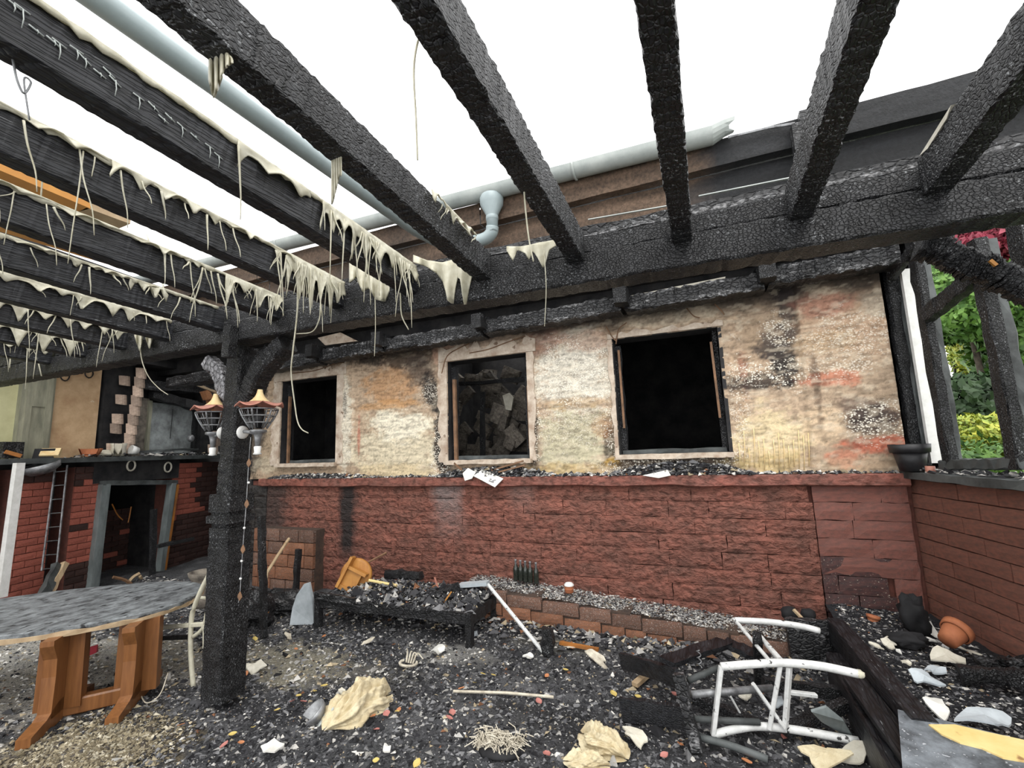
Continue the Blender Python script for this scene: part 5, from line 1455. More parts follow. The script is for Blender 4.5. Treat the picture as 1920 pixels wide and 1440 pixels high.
# overturned wooden stool on the bed
st = thing('wooden_stool', PY(668, 1100, 3.72), 'upturned golden wooden stool leaning on the bed frame', 'stool')
c0 = PY(668, 1078, 3.78); nrm = unit(V(.35, -.9, .15)); ux = unit(np.cross(nrm, V(0, 0, 1))); uz = np.cross(ux, nrm)
Rm = np.column_stack([ux, uz, nrm]); 
B().lathe([(.0, -.03), (.13, -.03), (.155, -.02), (.16, .0), (.155, .02), (.13, .03), (.0, .03)], 28, c0, Rm).build('seat', M['wood_y'], st, True)
q = c0 + nrm * .035
R2 = Rm @ rotz(.45)
B().box(q + R2 @ V(-.0, -.045, .015), (.15, .17, .07), R2).build('seat_block', M['wood_y'], st)
B().box(q + R2 @ V(0, .055, .03), (.24, .03, .09), R2).build('cross_batten', M['wood_y'], st)
B().box(q + R2 @ V(.09, 0, .035), (.028, .30, .11), R2).build('cross_batten', M['wood_y'], st)
B().box(q + R2 @ V(-.0, -.135, .025), (.17, .045, .08), R2).build('cross_batten', M['wood_y'], st)
item('wooden_stick', 'thin brown stick leaning behind the golden stool', B().tube([PY(680, 1060, 3.85), PY(725, 1036, 3.95)], .011, 6), 'wood_dk', 'stick')
item('yellow_stick', 'short yellow wooden stick beside the golden stool', B().tube([PY(692, 1088, 3.72), PY(744, 1098, 3.75)], .013, 7), 'bone', 'stick')

# ------------------------------------------------------------------ things along the wall
item('glass_shard', 'pale blue-grey broken sheet standing on the ground by the bed frame', B().plate([PZ(543, 1172), PZ(588, 1171), PY(586, 1120, 3.5), PY(580, 1092, 3.5), PY(570, 1095, 3.5), PY(556, 1116, 3.48), PY(548, 1140, 3.47)], .02), 'icy', 'sheet')
item('charred_stake', 'tall thin charred stake right of the carved post', B().bar(PZ(495, 1195), PY(490, 968, 3.2), .05, .05, up=(0, 1, 0), seg=14, jit=.006), 'char_z', 'stake')
item('charred_stake', 'short charred stake with bare top in front of the red wall', B().bar(PZ(553, 1115, .0) * V(.93, .93, 0), PY(560, 1030, 3.9), .05, .05, up=(0, 1, 0), seg=8, jit=.006), 'char_z', 'stake')
item('leaning_stick', 'pale stick leaning on bare stones beside the thin stake', B().tube([PZ(492, 1150, .02), PY(500, 1075, 3.75), PY(522, 1040, 3.95), PY(542, 1010, 4.15)], .018, 7), 'wood_pale', 'stick')
item('leaning_pole', 'long white pole leaning from the bed corner down to the ground', B().tube([PY(915, 1096, 3.95), PZ(1018, 1222, .01)], .016, 8), 'white_burnt', 'pole')
item('charred_stump', 'small black stump standing at the foot of the ledge', B().bar(PZ(1028, 1228), PZ(1026, 1226) + V(0, .02, .18), .09, .09, up=(0, 1, 0), seg=5, jit=.012, ch=.02), 'char_z', 'stump')
item('orange_lath', 'orange lath lying at the foot of the ledge behind the white pole', B().bar(PZ(1050, 1205, .05), PZ(1122, 1218, .05), .035, .02), 'orange_b', 'lath')
item('orange_lath', 'orange lath lying against the ledge behind the black boards', B().bar(PZ(1243, 1204, .05), PZ(1305, 1214, .05), .025, .02), 'orange_b', 'lath')
item('straw_stick', 'long straight straw coloured stick on the black ground', B().tube([PZ(850, 1296, .02), PZ(950, 1299, .02), PZ(1038, 1307, .02)], .009, 6), 'straw', 'stick')
item('wood_offcut', 'short pale wood offcut left of the black chair remains', B().bar(PZ(1190, 1284, .02), PZ(1216, 1262, .04), .045, .025), 'wood_pale', 'offcut')
pos_ = ['first', 'second', 'third', 'fourth', 'fifth']
bot0 = B().lathe([(.0, 0), (.024, 0), (.026, .006), (.026, .10), (.022, .122), (.011, .142), (.009, .175), (.011, .178), (.011, .19), (.0, .19)], 14)
for k, x in enumerate((968, 977, 986, 995, 1006)):
    p = PY(x, 1094 + (k > 1) * 1, 4.3); p[2] = ledge_top(p[0]) + .04
    o = thing('glass_bottle', p, ['sooty glass bottle at left end of the row on the ledge', 'sooty glass bottle, second from the left in the row', 'sooty glass bottle in the middle of the row on the ledge', 'sooty glass bottle, fourth from the left in the row', 'sooty glass bottle at right end of the row on the ledge'][k], 'bottle', 'row of bottles on the ledge')
    B().lathe([(.0, 0), (.024, 0), (.026, .006), (.026, .10), (.022, .122), (.011, .142), (.010, .150)], 14, p).build('body', M['glass'], o, True); bb_ = [o_ for o_ in col.objects if o_.parent == o][0]
    B().lathe([(.0105, .148), (.010, .178), (.012, .18), (.012, .192), (.0, .193)], 12, p).build('neck_foil', M['metal'], bb_, True)
p = PY(1067, 1103, 4.22); p[2] = ledge_top(p[0]) + .035
jr = thing('small_jar', p, 'small brown jar with white lid on the ledge right of the bottles', 'jar')
B().lathe([(.0, 0), (.036, 0), (.04, .01), (.04, .028), (.043, .032), (.04, .036), (.04, .055), (.044, .06), (.0, .06)], 18, p).build('body', M['terracotta'], jr, True)
B().lathe([(.044, .06), (.046, .068), (.03, .085), (.0, .09)], 18, p).build('lid', M['white'], jr, True)
# papers on the sill
pa = thing('paper_card', PY(905, 895, 4.3), 'white printed card hanging over the sill below the middle window', 'card')
c4 = [PY(888, 893, 4.29), PY(905, 880, 4.36), PY(944, 898, 4.31), PY(928, 914, 4.25)]
B().plate(c4, .006).build('card', M['paper'], pa)
q = sum(c4) / 4; e1 = (c4[2] - c4[1]); e2 = (c4[0] - c4[1]); nn = unit(np.cross(e1, e2)); nn = nn if nn[1] < 0 else -nn
for k in range(7):
    a = q + e1 * (.28 * random.random() - .02) + e2 * (.4 * random.random() - .2) + nn * .004
    B().plate([a, a + e1 * .07, a + e1 * .08 + e2 * .1, a + e2 * .12], .002, nn).build('printed_mark', M['metal'], pa)
item('curled_paper', 'crumpled white paper beside the printed card on the sill', B().plate([PY(868, 888, 4.3), PY(878, 878, 4.33), PY(893, 886, 4.33), PY(885, 898, 4.29), PY(872, 902, 4.28)], .01), 'paper', 'paper')
for (a, c, lab) in [((928, 880), (982, 864), 'brown lath on the sill under the middle window, upper one'), ((935, 885), (985, 872), 'brown lath on the sill under the middle window, lower one'), ((852, 868), (866, 882), 'short orange lath on the sill left of the printed card')]:
    item('lath', lab, B().bar(PY(*a, 4.33), PY(*c, 4.33), .022, .015), 'wood_dk', 'lath', group='laths on the sill')
item('white_scrap', 'white plaster scrap on the debris below the right window', B().plate([PY(1205, 892, 4.31), PY(1252, 882, 4.33), PY(1258, 892, 4.31), PY(1235, 897, 4.3)], .01), 'paper', 'scrap')

# ------------------------------------------------------------------ raised bed at the right with sleepers and slab
def bed_z(P2): 
    n = len(P2); q = np.column_stack([P2, np.zeros(n)])
    return .27 + (fbm(q * 3, 31) - .5) * .08 + (fbm(q * 14, 32, 3) - .5) * .03 + np.clip((P2[:, 1] - 3.6) * .06, 0, .1)
xs2 = np.linspace(.74, 2.1, 60); ys2 = np.linspace(1.4, 4.41, 120)
XX, YY = np.meshgrid(xs2, ys2, indexing='ij'); P2 = np.column_stack([XX.ravel(), YY.ravel()])
tint = np.tile(np.array([.026, .027, .031]), (len(P2), 1)) * (.5 + 1.5 * fbm(np.column_stack([P2 * 2, P2[:, :1] * 0]), 5))[:, None]
b = B().grid(np.column_stack([P2, bed_z(P2)]).reshape(60, 120, 3), tint); b.f = [q[::-1] for q in b.f]
tag(b.build('floor_raised_bed', M['groundpaint'], None, True, True), 'raised bed of ash and soil in the right-hand corner', 'bed', kind='structure')
def on_bed(r, n):
    p = np.column_stack([.78 + .75 * r.random(n), 2.1 + 2.28 * r.random(n)]); p = p[p[:, 0] < 1.34 + .194 * (4.42 - p[:, 1])]; return np.column_stack([p, bed_z(p) + .002])
tag(chips(12000, on_bed, (.004, .018), PAL, [10, 7, 4, 2, 1.6, .4, .2], seed=31).build('raised_bed_charcoal', M['chips'], None, False, True), 'charcoal and pale flakes covering the raised corner bed', 'charcoal', kind='stuff')
item('charred_sleeper', 'upper charred sleeper edging the raised corner bed', B().bar((.79, 2.75, .27), (.72, 3.98, .28), .10, .16, seg=22, jit=.004, ch=.008), 'char_side', 'sleeper')
item('charred_sleeper', 'lower charred sleeper beside the white chair frame', B().bar((.655, 1.9, .10), (.66, 3.75, .12), .12, .2, seg=26, jit=.005, ch=.01), 'char_side', 'sleeper')
item('charred_board', 'upright charred end board joining the sleepers to the ledge', B().bar(V(.42, 3.97, .16), V(.74, 4.0, .17), .05, .34, seg=8, jit=.008), 'char_ash', 'board')
item('charred_wedge', 'pointed charred board lying along the lower sleeper', B().plate([V(.60, 3.3, .235), V(.70, 3.28, .25), V(.74, 2.75, .235), V(.66, 2.3, .225)], .03), 'char_side', 'board')
SLZ = .34
sb = thing('scorched_slab', PZ(1800, 1420, SLZ - .03), 'grey scorched table leaf with bare yellow patch at the lower right', 'slab')
pol = [PZ(1683, 1330, SLZ), PZ(1760, 1348, SLZ), PZ(1920, 1388, SLZ), PZ(2080, 1430, SLZ), PZ(2080, 1660, SLZ), PZ(1730, 1600, SLZ), PZ(1692, 1440, SLZ)]
B().plate(pol[::-1], .035, V(0, 0, 1)).build('leaf', M['slab'], sb)
yp = [PZ(x, y, SLZ + .006) for (x, y) in [(1741, 1358), (1790, 1358), (1850, 1372), (1925, 1388), (2010, 1410), (2010, 1440), (1925, 1428), (1880, 1420), (1840, 1402), (1800, 1392), (1765, 1376)]]
B().plate(yp[::-1], .008, V(0, 0, 1)).build('bare_patch', M['bone'], sb)


def scrap(px, py, z, w, h, seed, tilt=.25, n=15):
    """irregular flat fragment lying near (px, py) at height z"""
    r = np.random.default_rng(seed); c = PZ(px, py, z); a0 = r.random() * 6; ph_ = r.random(3) * 6
    h = h * 1.25; R = rotx(.30) @ rotz(a0 if w < 1.6 * h else (r.random() - .5) * 1.2) @ rotx((r.random() - .5) * 2 * tilt) @ roty((r.random() - .5) * 2 * tilt)
    pts = [c + V(0, 0, .012 + .28 * h) + R @ V(w * (.6 + .22 * math.sin(2 * t + ph_[0]) + .14 * math.sin(3 * t + ph_[1]) + .22 * r.random()) * math.cos(t), h * (.6 + .2 * math.sin(3 * t + ph_[2]) + .3 * r.random()) * math.sin(t), .22 * h * math.sin(2 * t + ph_[1])) for t in np.linspace(0, 2 * math.pi, n + 1)[:-1]]
    b = B(); mid = sum(pts) / n + V(0, 0, .2 * h * r.random()); v = pts + [mid] + [p - V(0, 0, .008) for p in pts] + [mid - V(0, 0, .01)]
    F = [(i, (i + 1) % n, n) for i in range(n)] + [((i + 1) % n + n + 1, i + n + 1, 2 * n + 1) for i in range(n)] + [(i, i + n + 1, (i + 1) % n + n + 1, (i + 1) % n) for i in range(n)]
    return b.add(v, F)


BSC = [(1775, 1243, .11, .07, 'pale', 'large rounded pale shard in the middle of the raised bed'), (1735, 1280, .09, .05, 'icy', 'pale blue shard left of the large rounded shard'), (1740, 1185, .08, .05, 'paper', 'crumpled white scrap beside the fallen terracotta pot'),
       (1668, 1212, .05, .035, 'pale', 'holed pale shard near the upper sleeper'), (1745, 1205, .06, .02, 'paper', 'white sliver under the crumpled scrap'), (1700, 1247, .028, .02, 'pale', 'small oval pale shard on the bed'),
       (1850, 1360, .14, .06, 'icy', 'long icy-blue sheet scrap behind the yellow patch'), (1760, 1335, .08, .05, 'paper', 'white flaky scrap at the end of the upper sleeper'), (1755, 1262, .09, .025, 'icy', 'greenish strip under the large rounded shard'),
       (1643, 1214, .05, .012, 'pale', 'thin white sliver on the upper sleeper edge'), (1685, 1225, .02, .015, 'paper', 'small white chip near the holed shard'), (1825, 1228, .04, .012, 'pale', 'thin cream sliver at the foot of the brick wall'), (1800, 1217, .05, .012, 'pale', 'cream rim fragment below the terracotta pot'),
       (1772, 1216, .018, .016, 'white', 'round white chip left of the terracotta pot'), (1815, 1268, .04, .02, 'wood_pale', 'tan chip in the shadow on the raised bed')]
for k, (x, y, w, h, m, lab) in enumerate(BSC):
    zz = .30
    item('shard', lab, scrap(x, y, zz, w, h, 200 + k), m, 'shard', group='shards on the raised bed')
item('black_lump', 'black rounded lump left of the crumpled white scrap', B().blob(PZ(1702, 1200, .33), (.10, .07, .045), 18, 10, .4, 3, freq=3.5), 'black', 'lump', True)
item('corner_hole_lump', 'black lump standing in for the dark hole-like shape in the corner of the two walls', B().blob(PZ(1714, 1165, .36) * V(1, 1, 0) + V(0, 0, .40), (.08, .07, .13), 18, 12, .45, 5, freq=3.5), 'black', 'sack', True)  # added black lump in place of a dark hole in the corner
item('charred_timber', 'charred timber lying across the right side of the raised bed', B().bar(PZ(1800, 1262, .33), PZ(1935, 1272, .36), .09, .08, seg=10, jit=.012, ch=.02), 'char_x', 'timber')
item('charred_timber', 'grey charred heap along the foot of the brick wall', B().bar(PZ(1830, 1240, .34), PZ(1930, 1245, .36), .08, .06, seg=10, jit=.018, ch=.02), 'char_ash', 'timber')
for k, (x, y, s_) in enumerate([(1480, 1150, .05), (1515, 1152, .045)]):
    item('black_ball', ('left' if k == 0 else 'right') + ' black charred lump on the ledge end above the white chair frame', B().blob(PY(x, y, 4.2), (s_ * 1.2, s_, s_), 12, 8, .2, 20 + k), 'black', 'lump', True)
item('wood_strip', 'tan strip of wood between the two black lumps', B().bar(PY(1488, 1143, 4.12), PY(1512, 1168, 4.05), .02, .015), 'wood_pale', 'strip')

# pots
def pot(loc, R, s, label, mat, fallen=True):
    t = thing('flower_pot', loc, label, 'flower pot')
    B().lathe([(.0, 0), (.055 * s, 0), (.078 * s, .12 * s), (.072 * s, .12 * s), (.05 * s, .01 * s), (.0, .01 * s)], 26, loc, R).build('body', M[mat], t, True); bdy = [o_ for o_ in col.objects if o_.parent == t][0]
    B().lathe([(.078 * s, .10 * s), (.088 * s, .10 * s), (.093 * s, .145 * s), (.084 * s, .145 * s), (.076 * s, .11 * s)], 26, loc, R).build('rim', M[mat], bdy, True)
    return t


ax = unit(V(.55, .45, .35)); e1 = unit(np.cross(V(0, 0, 1), ax)); Rp = np.column_stack([e1, np.cross(ax, e1), ax])
pot(PZ(1776, 1202, .39), Rp, .85, 'terracotta pot fallen on its side against the brick wall', 'terracotta')
ax = unit(V(.2, .1, .9)); e1 = unit(np.cross(V(0, 1, 0), ax)); Rp = np.column_stack([e1, np.cross(ax, e1), ax])
pot(PY(1636, 1172, 4.15), Rp, .45, 'small broken terracotta pot behind the upper sleeper', 'terracotta')
pb = PY(1712, 887, 4.28); pb[2] = SILL + .045
pot(pb, np.eye(3), 1.35, 'black plastic plant pot on the wall corner below the white board', 'pot_black')
item('pale_rag', 'small pale rag beside the black plant pot', B().blob(RPX(1738, 884, .04) * V(1, 1, 0) + V(0, 0, SILL + .055), (.05, .03, .025), 10, 7, .4, 7), 'pale', 'rag')
item('pinkish_cup', 'small pinkish broken cup at the foot of the white board', B().lathe([(.018, 0), (.03, .01), (.028, .06), (.022, .06), (.02, .012)], 14, RPX(1746, 890, .02)), 'pinkroof', 'cup', True)

# ------------------------------------------------------------------ white chair frame and burnt black chair
wc = thing('white_chair', PZ(1470, 1370), 'scorched white metal chair frame lying on its side at the right', 'chair')


def wbar(name, a, b_, w=.032, mat='white_burnt', d=None): return B().bar(a, b_, w, d or w * .7, up=(0, 0, 1), seg=4, ch=.004).build(name, M[mat], wc)


def wcur(name, pts, w=.021, mat='white_burnt'): return B().tube(curve(pts, 5), w, 8).build(name, M[mat], wc, True)


T = .40; tl_, tm_, tr_ = PZ(1352, 1250, T), PZ(1468, 1243, T + .02), PZ(1610, 1264, T)
bl_, bm_, br_ = PZ(1337, 1378, .06), PZ(1425, 1362, .07), PZ(1610, 1390, .05)
wcur('seat_rail', [tl_, (tl_ + tm_) / 2 + V(0, 0, .003), tm_, (tm_ + tr_) / 2 + V(0, 0, .012), tr_])
wcur('ground_rail', [bl_, PZ(1375, 1368, .07), bm_, PZ(1500, 1370, .06), br_])
wbar('leg', tl_, bl_); wbar('leg', tm_ + V(-.01, 0, 0), PZ(1443, 1366, .07)); wbar('leg', PZ(1480, 1250, T), PZ(1472, 1366, .07)); wbar('diagonal_stay', PZ(1412, 1282, .3), PZ(1470, 1364, .08), .026)
wcur('arm_rail', [PZ(1378, 1163, .40), PZ(1440, 1166, .40), PZ(1500, 1174, .38), PZ(1537, 1183, .36)], .020)
wbar('back_stay', PZ(1376, 1160, .40), PZ(1442, 1238, .38), .022); wbar('back_stay', PZ(1422, 1190, .39), tm_, .028)
wbar('lower_stay', PZ(1480, 1298, .22), PZ(1530, 1304, .2), .03); wbar('thin_stay', PZ(1370, 1306, .16), PZ(1396, 1352, .04), .016)
B().blob(tr_, (.03, .022, .02), 8, 6, .2, 4).build('melted_foot', M['cream_plastic'], wc, True)

bcn = thing('burnt_chair', PZ(1300, 1390), 'collapsed black burnt chair beside the white chair frame', 'chair')
def kb(name, a, b_, w, h, mat='char_side', up=(0, 0, 1), seg=8, jit=.005): return B().bar(a, b_, w, h, up=up, seg=seg, jit=jit).build(name, M[mat], bcn)
kb('front_post', PZ(1272, 1262, .36), PZ(1308, 1408, .02), .055, .06, 'char_ash', (0, 1, 0))
kb('side_board', PZ(1166, 1238, .06), PZ(1272, 1272, .22), .03, .10)
kb('back_board', PZ(1250, 1242, .26), PZ(1358, 1204, .24), .12, .03); kb('back_board', PZ(1358, 1204, .24), PZ(1440, 1238, .2), .12, .03)
kb('lower_board', PZ(1165, 1328, .05), PZ(1285, 1345, .10), .03, .12)
for (a, za, c, zc, r) in [((1290, 1276), .32, (1352, 1250), .36, .017), ((1296, 1302), .24, (1448, 1290), .22, .02), ((1302, 1348), .12, (1424, 1354), .10, .017)]:
    B().tube([PZ(*a, za), PZ(*c, zc)], r, 8).build('rung', M['metal' if r > .018 else 'greychar'], bcn, True)
B().tube(curve([PZ(1312, 1382, .06), PZ(1370, 1398, .05), PZ(1440, 1424, .04)], 4), .018, 8).build('fallen_rung', M['greychar'], bcn, True)
kb('rear_post', PZ(1420, 1190, .45), PZ(1424, 1290, .06), .05, .05, 'char_z', (0, 1, 0))
kb('cross_board', PZ(1300, 1310, .08), PZ(1425, 1360, .05), .05, .05, 'char_x'); kb('cross_board', PZ(1430, 1280, .16), PZ(1590, 1302, .10), .05, .06, 'char_x'); kb('cross_board', PZ(1470, 1370, .05), PZ(1590, 1320, .12), .06, .05, 'char_x')
B().tube(curve([PZ(1312, 1252, .2) + V(.012 * math.cos(t), .012 * math.sin(t), .006 * t) for t in np.linspace(0, 18, 40)], 2), .004, 5).build('coil_spring', M['metal'], bcn, True)
item('grey_sheet_scrap', 'broad grey leaf-shaped sheet scrap leaning by the lower sleeper', B().plate([PZ(1520, 1330, .2), PZ(1548, 1322, .22), PZ(1580, 1348, .16), PZ(1597, 1376, .06), PZ(1575, 1370, .06), PZ(1540, 1350, .12)], .012), 'bluegrey', 'scrap')
item('orange_curl', 'curled orange bark strip under the white chair frame', B().plate([PZ(1500, 1352, .06), PZ(1515, 1366, .05), PZ(1548, 1374, .04), PZ(1540, 1380, .04), PZ(1508, 1372, .03)], .008), 'fl_o', 'strip')
for k, (x, y, w, h, m, lab) in enumerate([(1545, 1425, .16, .05, 'cloth', 'long cream rag at the bottom edge below the white chair'), (1600, 1420, .11, .045, 'pale', 'grey-beige rag at the bottom edge by the sleeper'), (1190, 1388, .11, .045, 'pale', 'grey double shard left of the black chair post'),
                                       (1460, 1320, .05, .03, 'icy', 'small grey-blue shard inside the white chair frame'), (1400, 1310, .06, .03, 'pale', 'pale oval shard behind the white chair leg'), (1330, 1325, .05, .03, 'pale', 'pale scrap between the black rungs'),
                                       (475, 1256, .09, .05, 'pale', 'beige square shard right of the carved post'), (640, 1300, .05, .02, 'pale', 'pale shard above the cream cloth lump'), (510, 1408, .07, .04, 'paper', 'white crumpled scrap at lower left of the ground'),
                                       (890, 1195, .05, .03, 'icy', 'pale blue shard below the right bed leg'), (990, 1235, .06, .03, 'paper', 'white flake beside the black stump'), (1120, 1240, .14, .04, 'straw', 'pale strips in front of the ledge'), (1200, 1222, .09, .03, 'straw', 'pale splinters left of the black board'), (1065, 1218, .07, .03, 'pale', 'pale flake behind the orange lath'),
                                       (820, 1225, .10, .05, 'paper', 'white ash clump below the bed frame'), (690, 1205, .09, .02, 'straw', 'curved pale strip left of the bed leg'), (540, 1195, .10, .02, 'straw', 'pale strip by the blue-grey sheet'), (725, 1408, .04, .02, 'paper', 'small white flake right of the cream cloth lump')]):
    item('shard', lab, scrap(x, y, .015, w, h, 300 + k), m, 'shard', group='shards on the ground')

# cream cloth lumps, scoop and roots
def ribbed(c, L, W, H, dirx, seed):
    """crumpled bundle with ridges running along it"""
    n, m = 56, 110; dx_ = unit(dirx); dy_ = V(-dx_[1], dx_[0], 0); r = np.random.default_rng(seed); Pg = np.zeros((n, m, 3)); ph = r.random(8) * 6
    for i in range(n):
        u = i / (n - 1) * 2 - 1; w = max(.02, 1 - abs(u) ** 2.6) ** .6
        for j in range(m):
            t = j / (m - 1) * 2 * math.pi
            rib = 1 + .12 * math.sin(t * 11 + 2.5 * math.sin(u * 3 + ph[0])) + .07 * math.sin(t * 27 + 3 * math.sin(u * 5 + ph[1])) + .04 * math.sin(u * 23 + t * 6) + .10 * math.sin(u * 7 + t * 2 + ph[2])
            Pg[i, j] = c + dx_ * (u * L + .03 * math.sin(t * 3 + ph[3])) + dy_ * W * w * rib * math.cos(t) + V(0, 0, H * (w * rib * max(-.15, math.sin(t))) + .01)
    return B().grid(Pg)


a_, b2 = PZ(625, 1365), PZ(718, 1312)
item('cloth_bundle', 'cream crumpled cloth bundle lying on the black ground', ribbed((a_ + b2) / 2, .22, .12, .15, b2 - a_, 3), 'cloth', 'cloth', True)
sp = thing('metal_scoop', PZ(592, 1355), 'bent grey metal scoop beside the cream cloth bundle', 'scoop')
B().plate([PZ(582, 1352, .02), PZ(592, 1366, .01), PZ(625, 1325, .10), PZ(618, 1352, .03)], .01).build('blade', M['gutter'], sp)
c = PZ(588, 1338, .06)
B().lathe([(.0, -.05), (.05, -.045), (.075, -.01), (.08, .02), (.074, .02), (.05, -.035), (.0, -.042)], 20, c, rotx(.5) @ roty(-.4), a0=-1.2, a1=3.4).build('bowl', M['metal'], sp, True)
item('cloth_rag', 'cream scorched rag at the bottom centre, upper piece', ribbed(PZ(1130, 1402), .13, .085, .08, PZ(1165, 1420) - PZ(1110, 1388), 5), 'cloth', 'cloth', True)
item('cloth_rag', 'cream scorched rag at the bottom centre, lower piece', ribbed(PZ(1100, 1436), .09, .06, .05, V(1, .2, 0), 6), 'cloth', 'cloth', True)
rt = B(); r = random.Random(9); c = PZ(935, 1398)
for k in range(260):
    a = r.random() * 6.28; d = V(math.cos(a), math.sin(a) * .7, .35 + r.random() * .7); L = .03 + .06 * r.random(); o_ = c + V((r.random() - .5) * .22, (r.random() - .5) * .12, .0)
    rt.tube([o_, o_ + d * L * .5 + V(0, 0, .02), o_ + d * L + V((r.random() - .5) * .04, 0, -.02)], .0028, 4)
rootm = thing('root_clump', c, 'pale dried root clump at the bottom centre of the ground', 'roots')
rt.build('roots', M['straw'], rootm)
B().blob(c + V(.02, -.02, .0), (.13, .09, .03), 12, 8, .2, 2).build('soil_lump', M['black'], rootm, True)
# dried curled leaf sheath
sh_ = B(); p0 = PZ(770, 1245)
for k in range(4):
    a = .9 + k * .55; sh_.tube(curve([p0 + V(.02 * k - .04, 0, .005), p0 + V(.03 * k - .05, .03, .07), p0 + V(.05 * k - .05, .02, .10 - .02 * k)], 4), .009, 5, r1=.003)
sh_.tube([p0 + V(.07 * math.cos(t), .05 * math.sin(t) - .03, .02) for t in np.linspace(2.6, 7.0, 14)], .010, 6)
item('dried_sheath', 'curled dry plant sheath on the ground below the bed frame', sh_, 'straw', 'dry plant')
item('red_plastic_piece', 'small red plastic thing on the ground under the brown table', B().bar(PZ(137, 1228, .04), PZ(182, 1217, .05), .05, .05, seg=4, jit=.012), 'redtoy', 'plastic')
item('bent_wire', 'thin pale wire bowed over the floor beside the brown table', B().tube(curve([PZ(262, 1300, .02), PZ(275, 1318, .02), PZ(300, 1302, .05), PZ(315, 1262, .12)], 6), .004, 5), 'straw', 'wire')

# fallen leaves
lf = B(); Pg = np.zeros((6, 4, 3))
for i in range(6):
    u = i / 5; w = .42 * math.sin(math.pi * min(1, u * .92 + .06)) ** .8
    for j in range(4): t = j / 3 * 2 - 1; Pg[i, j] = (u - .5, w * t, .10 * t * t + .12 * u * u)
lf.grid(Pg)
leafm = {k: raw_mesh('leaf_' + k, lf, M['fl_' + k]) for k in 'yop'}
LV = {'y': [(436, 1376), (590, 1293), (608, 1283), (475, 1362), (890, 1280), (1060, 1250), (705, 1422), (478, 1195), (520, 1327), (870, 1452), (1196, 1303), (905, 1262), (1150, 1296), (782, 1425), (560, 1300), (925, 1266), (1215, 1437), (745, 1330)],
      'o': [(452, 1387), (748, 1326), (608, 1192), (1025, 1262), (460, 1262), (865, 1288), (555, 1215), (1275, 1390), (1400, 1425), (700, 1342), (1072, 1218), (340, 1355)],
      'p': [(421, 1393), (548, 1312), (706, 1360), (1265, 1298), (1025, 1405), (848, 1335), (569, 1314), (725, 1338), (1245, 1408), (1470, 1375), (842, 1345), (1010, 1310)]}
LN_ = {'y': 'yellow', 'o': 'orange', 'p': 'pink'}
ANCH = [(410, 1320, 'foot of the carved post'), (665, 1335, 'cream cloth bundle'), (590, 1345, 'metal scoop'), (935, 1395, 'root clump'), (1125, 1415, 'cream rags'), (945, 1300, 'long straw coloured stick'), (770, 1240, 'dry plant sheath'), (1205, 1272, 'pale wood offcut'), (1300, 1340, 'black chair post'),
        (1200, 1385, 'grey double shard'), (1028, 1215, 'black stump'), (475, 1256, 'beige square shard'), (612, 1175, 'left leg of the bed frame'), (868, 1210, 'right leg of the bed frame'), (492, 1190, 'thin charred stake'), (510, 1408, 'white crumpled scrap'), (1470, 1370, 'white chair frame'), (725, 1408, 'small white flake'), (200, 1330, 'table foot')]
used_l = {}
def leaf_label(k, x, y):
    a = sorted(ANCH, key=lambda q: math.hypot(q[0] - x, q[1] - y))
    for q in a:
        dx_, dy_ = x - q[0], y - q[1]
        w = ('right of' if dx_ > 0 else 'left of') if abs(dx_) > abs(dy_) else ('in front of' if dy_ > 0 else 'behind')
        lab = 'small %s fallen leaf %s the %s' % (LN_[k], w, q[2])
        if lab not in used_l: used_l[lab] = 1; return lab
    return lab
rs = random.Random(12)
for k, pts_ in LV.items():
    for (x, y) in pts_:
        p = PZ(x, y, .025); o = bpy.data.objects.new('fallen_leaf', leafm[k]); col.objects.link(o)
        z_ = ground_z(np.array([[p[0], p[1]]]))[0]
        o.location = tuple(V(p[0], p[1], z_ + .012) * S); sc = .034 + .02 * rs.random(); o.scale = (sc, sc, sc)
        o.rotation_euler = ((rs.random() - .5) * .7, (rs.random() - .5) * .7, rs.random() * 6.28)
        tag(o, leaf_label(k, x, y), 'leaf', '%s fallen leaves' % LN_[k])

# ------------------------------------------------------------------ things in and around the left wing
item('white_pole', 'tall white pole standing in front of the brick wing at left edge', B().bar(LPX(2, 1120, .25), LPX(36, 868, .25), .075, .06, up=LN, seg=4), 'white', 'pole')
rk = thing('wire_rack', LPX(100, 1100, .12), 'leaning black wire rack between the two brick piers', 'rack')
for (a, c) in [((78, 1070), (104, 872)), ((106, 1060), (126, 872))]: B().tube([LPX(*a, .14), LPX(*c, .06)], .010, 6).build('upright', M['metal'], rk)
for k in range(8):
    y = 885 + k * 26; B().tube([LPX(103 - k * 3.4, y, .08), LPX(125 - k * 2.7, y - 2, .08)], .006, 5).build('rung', M['metal'], rk)
item('leaning_plank', 'pale broken plank leaning at the foot of the brick pier', B().bar(LPX(85, 1125, .35), LPX(122, 1056, .22), .06, .05, up=LN, seg=6, jit=.008), 'wood_pale', 'plank')
item('leaning_plank', 'dark burnt plank leaning beside the pale broken plank', B().bar(LPX(75, 1130, .4), LPX(108, 1060, .2), .09, .06, up=LN, seg=6, jit=.01), 'greychar', 'plank')
item('grey_bowl', 'crushed grey metal shade hanging under the ledge at left', B().lathe([(.0, -.06), (.10, -.05), (.17, .0), (.18, .06), (.16, .06), (.09, -.03)], 22, LPX(77, 880, .05), rotx(.3)), 'metal', 'lamp shade', True)
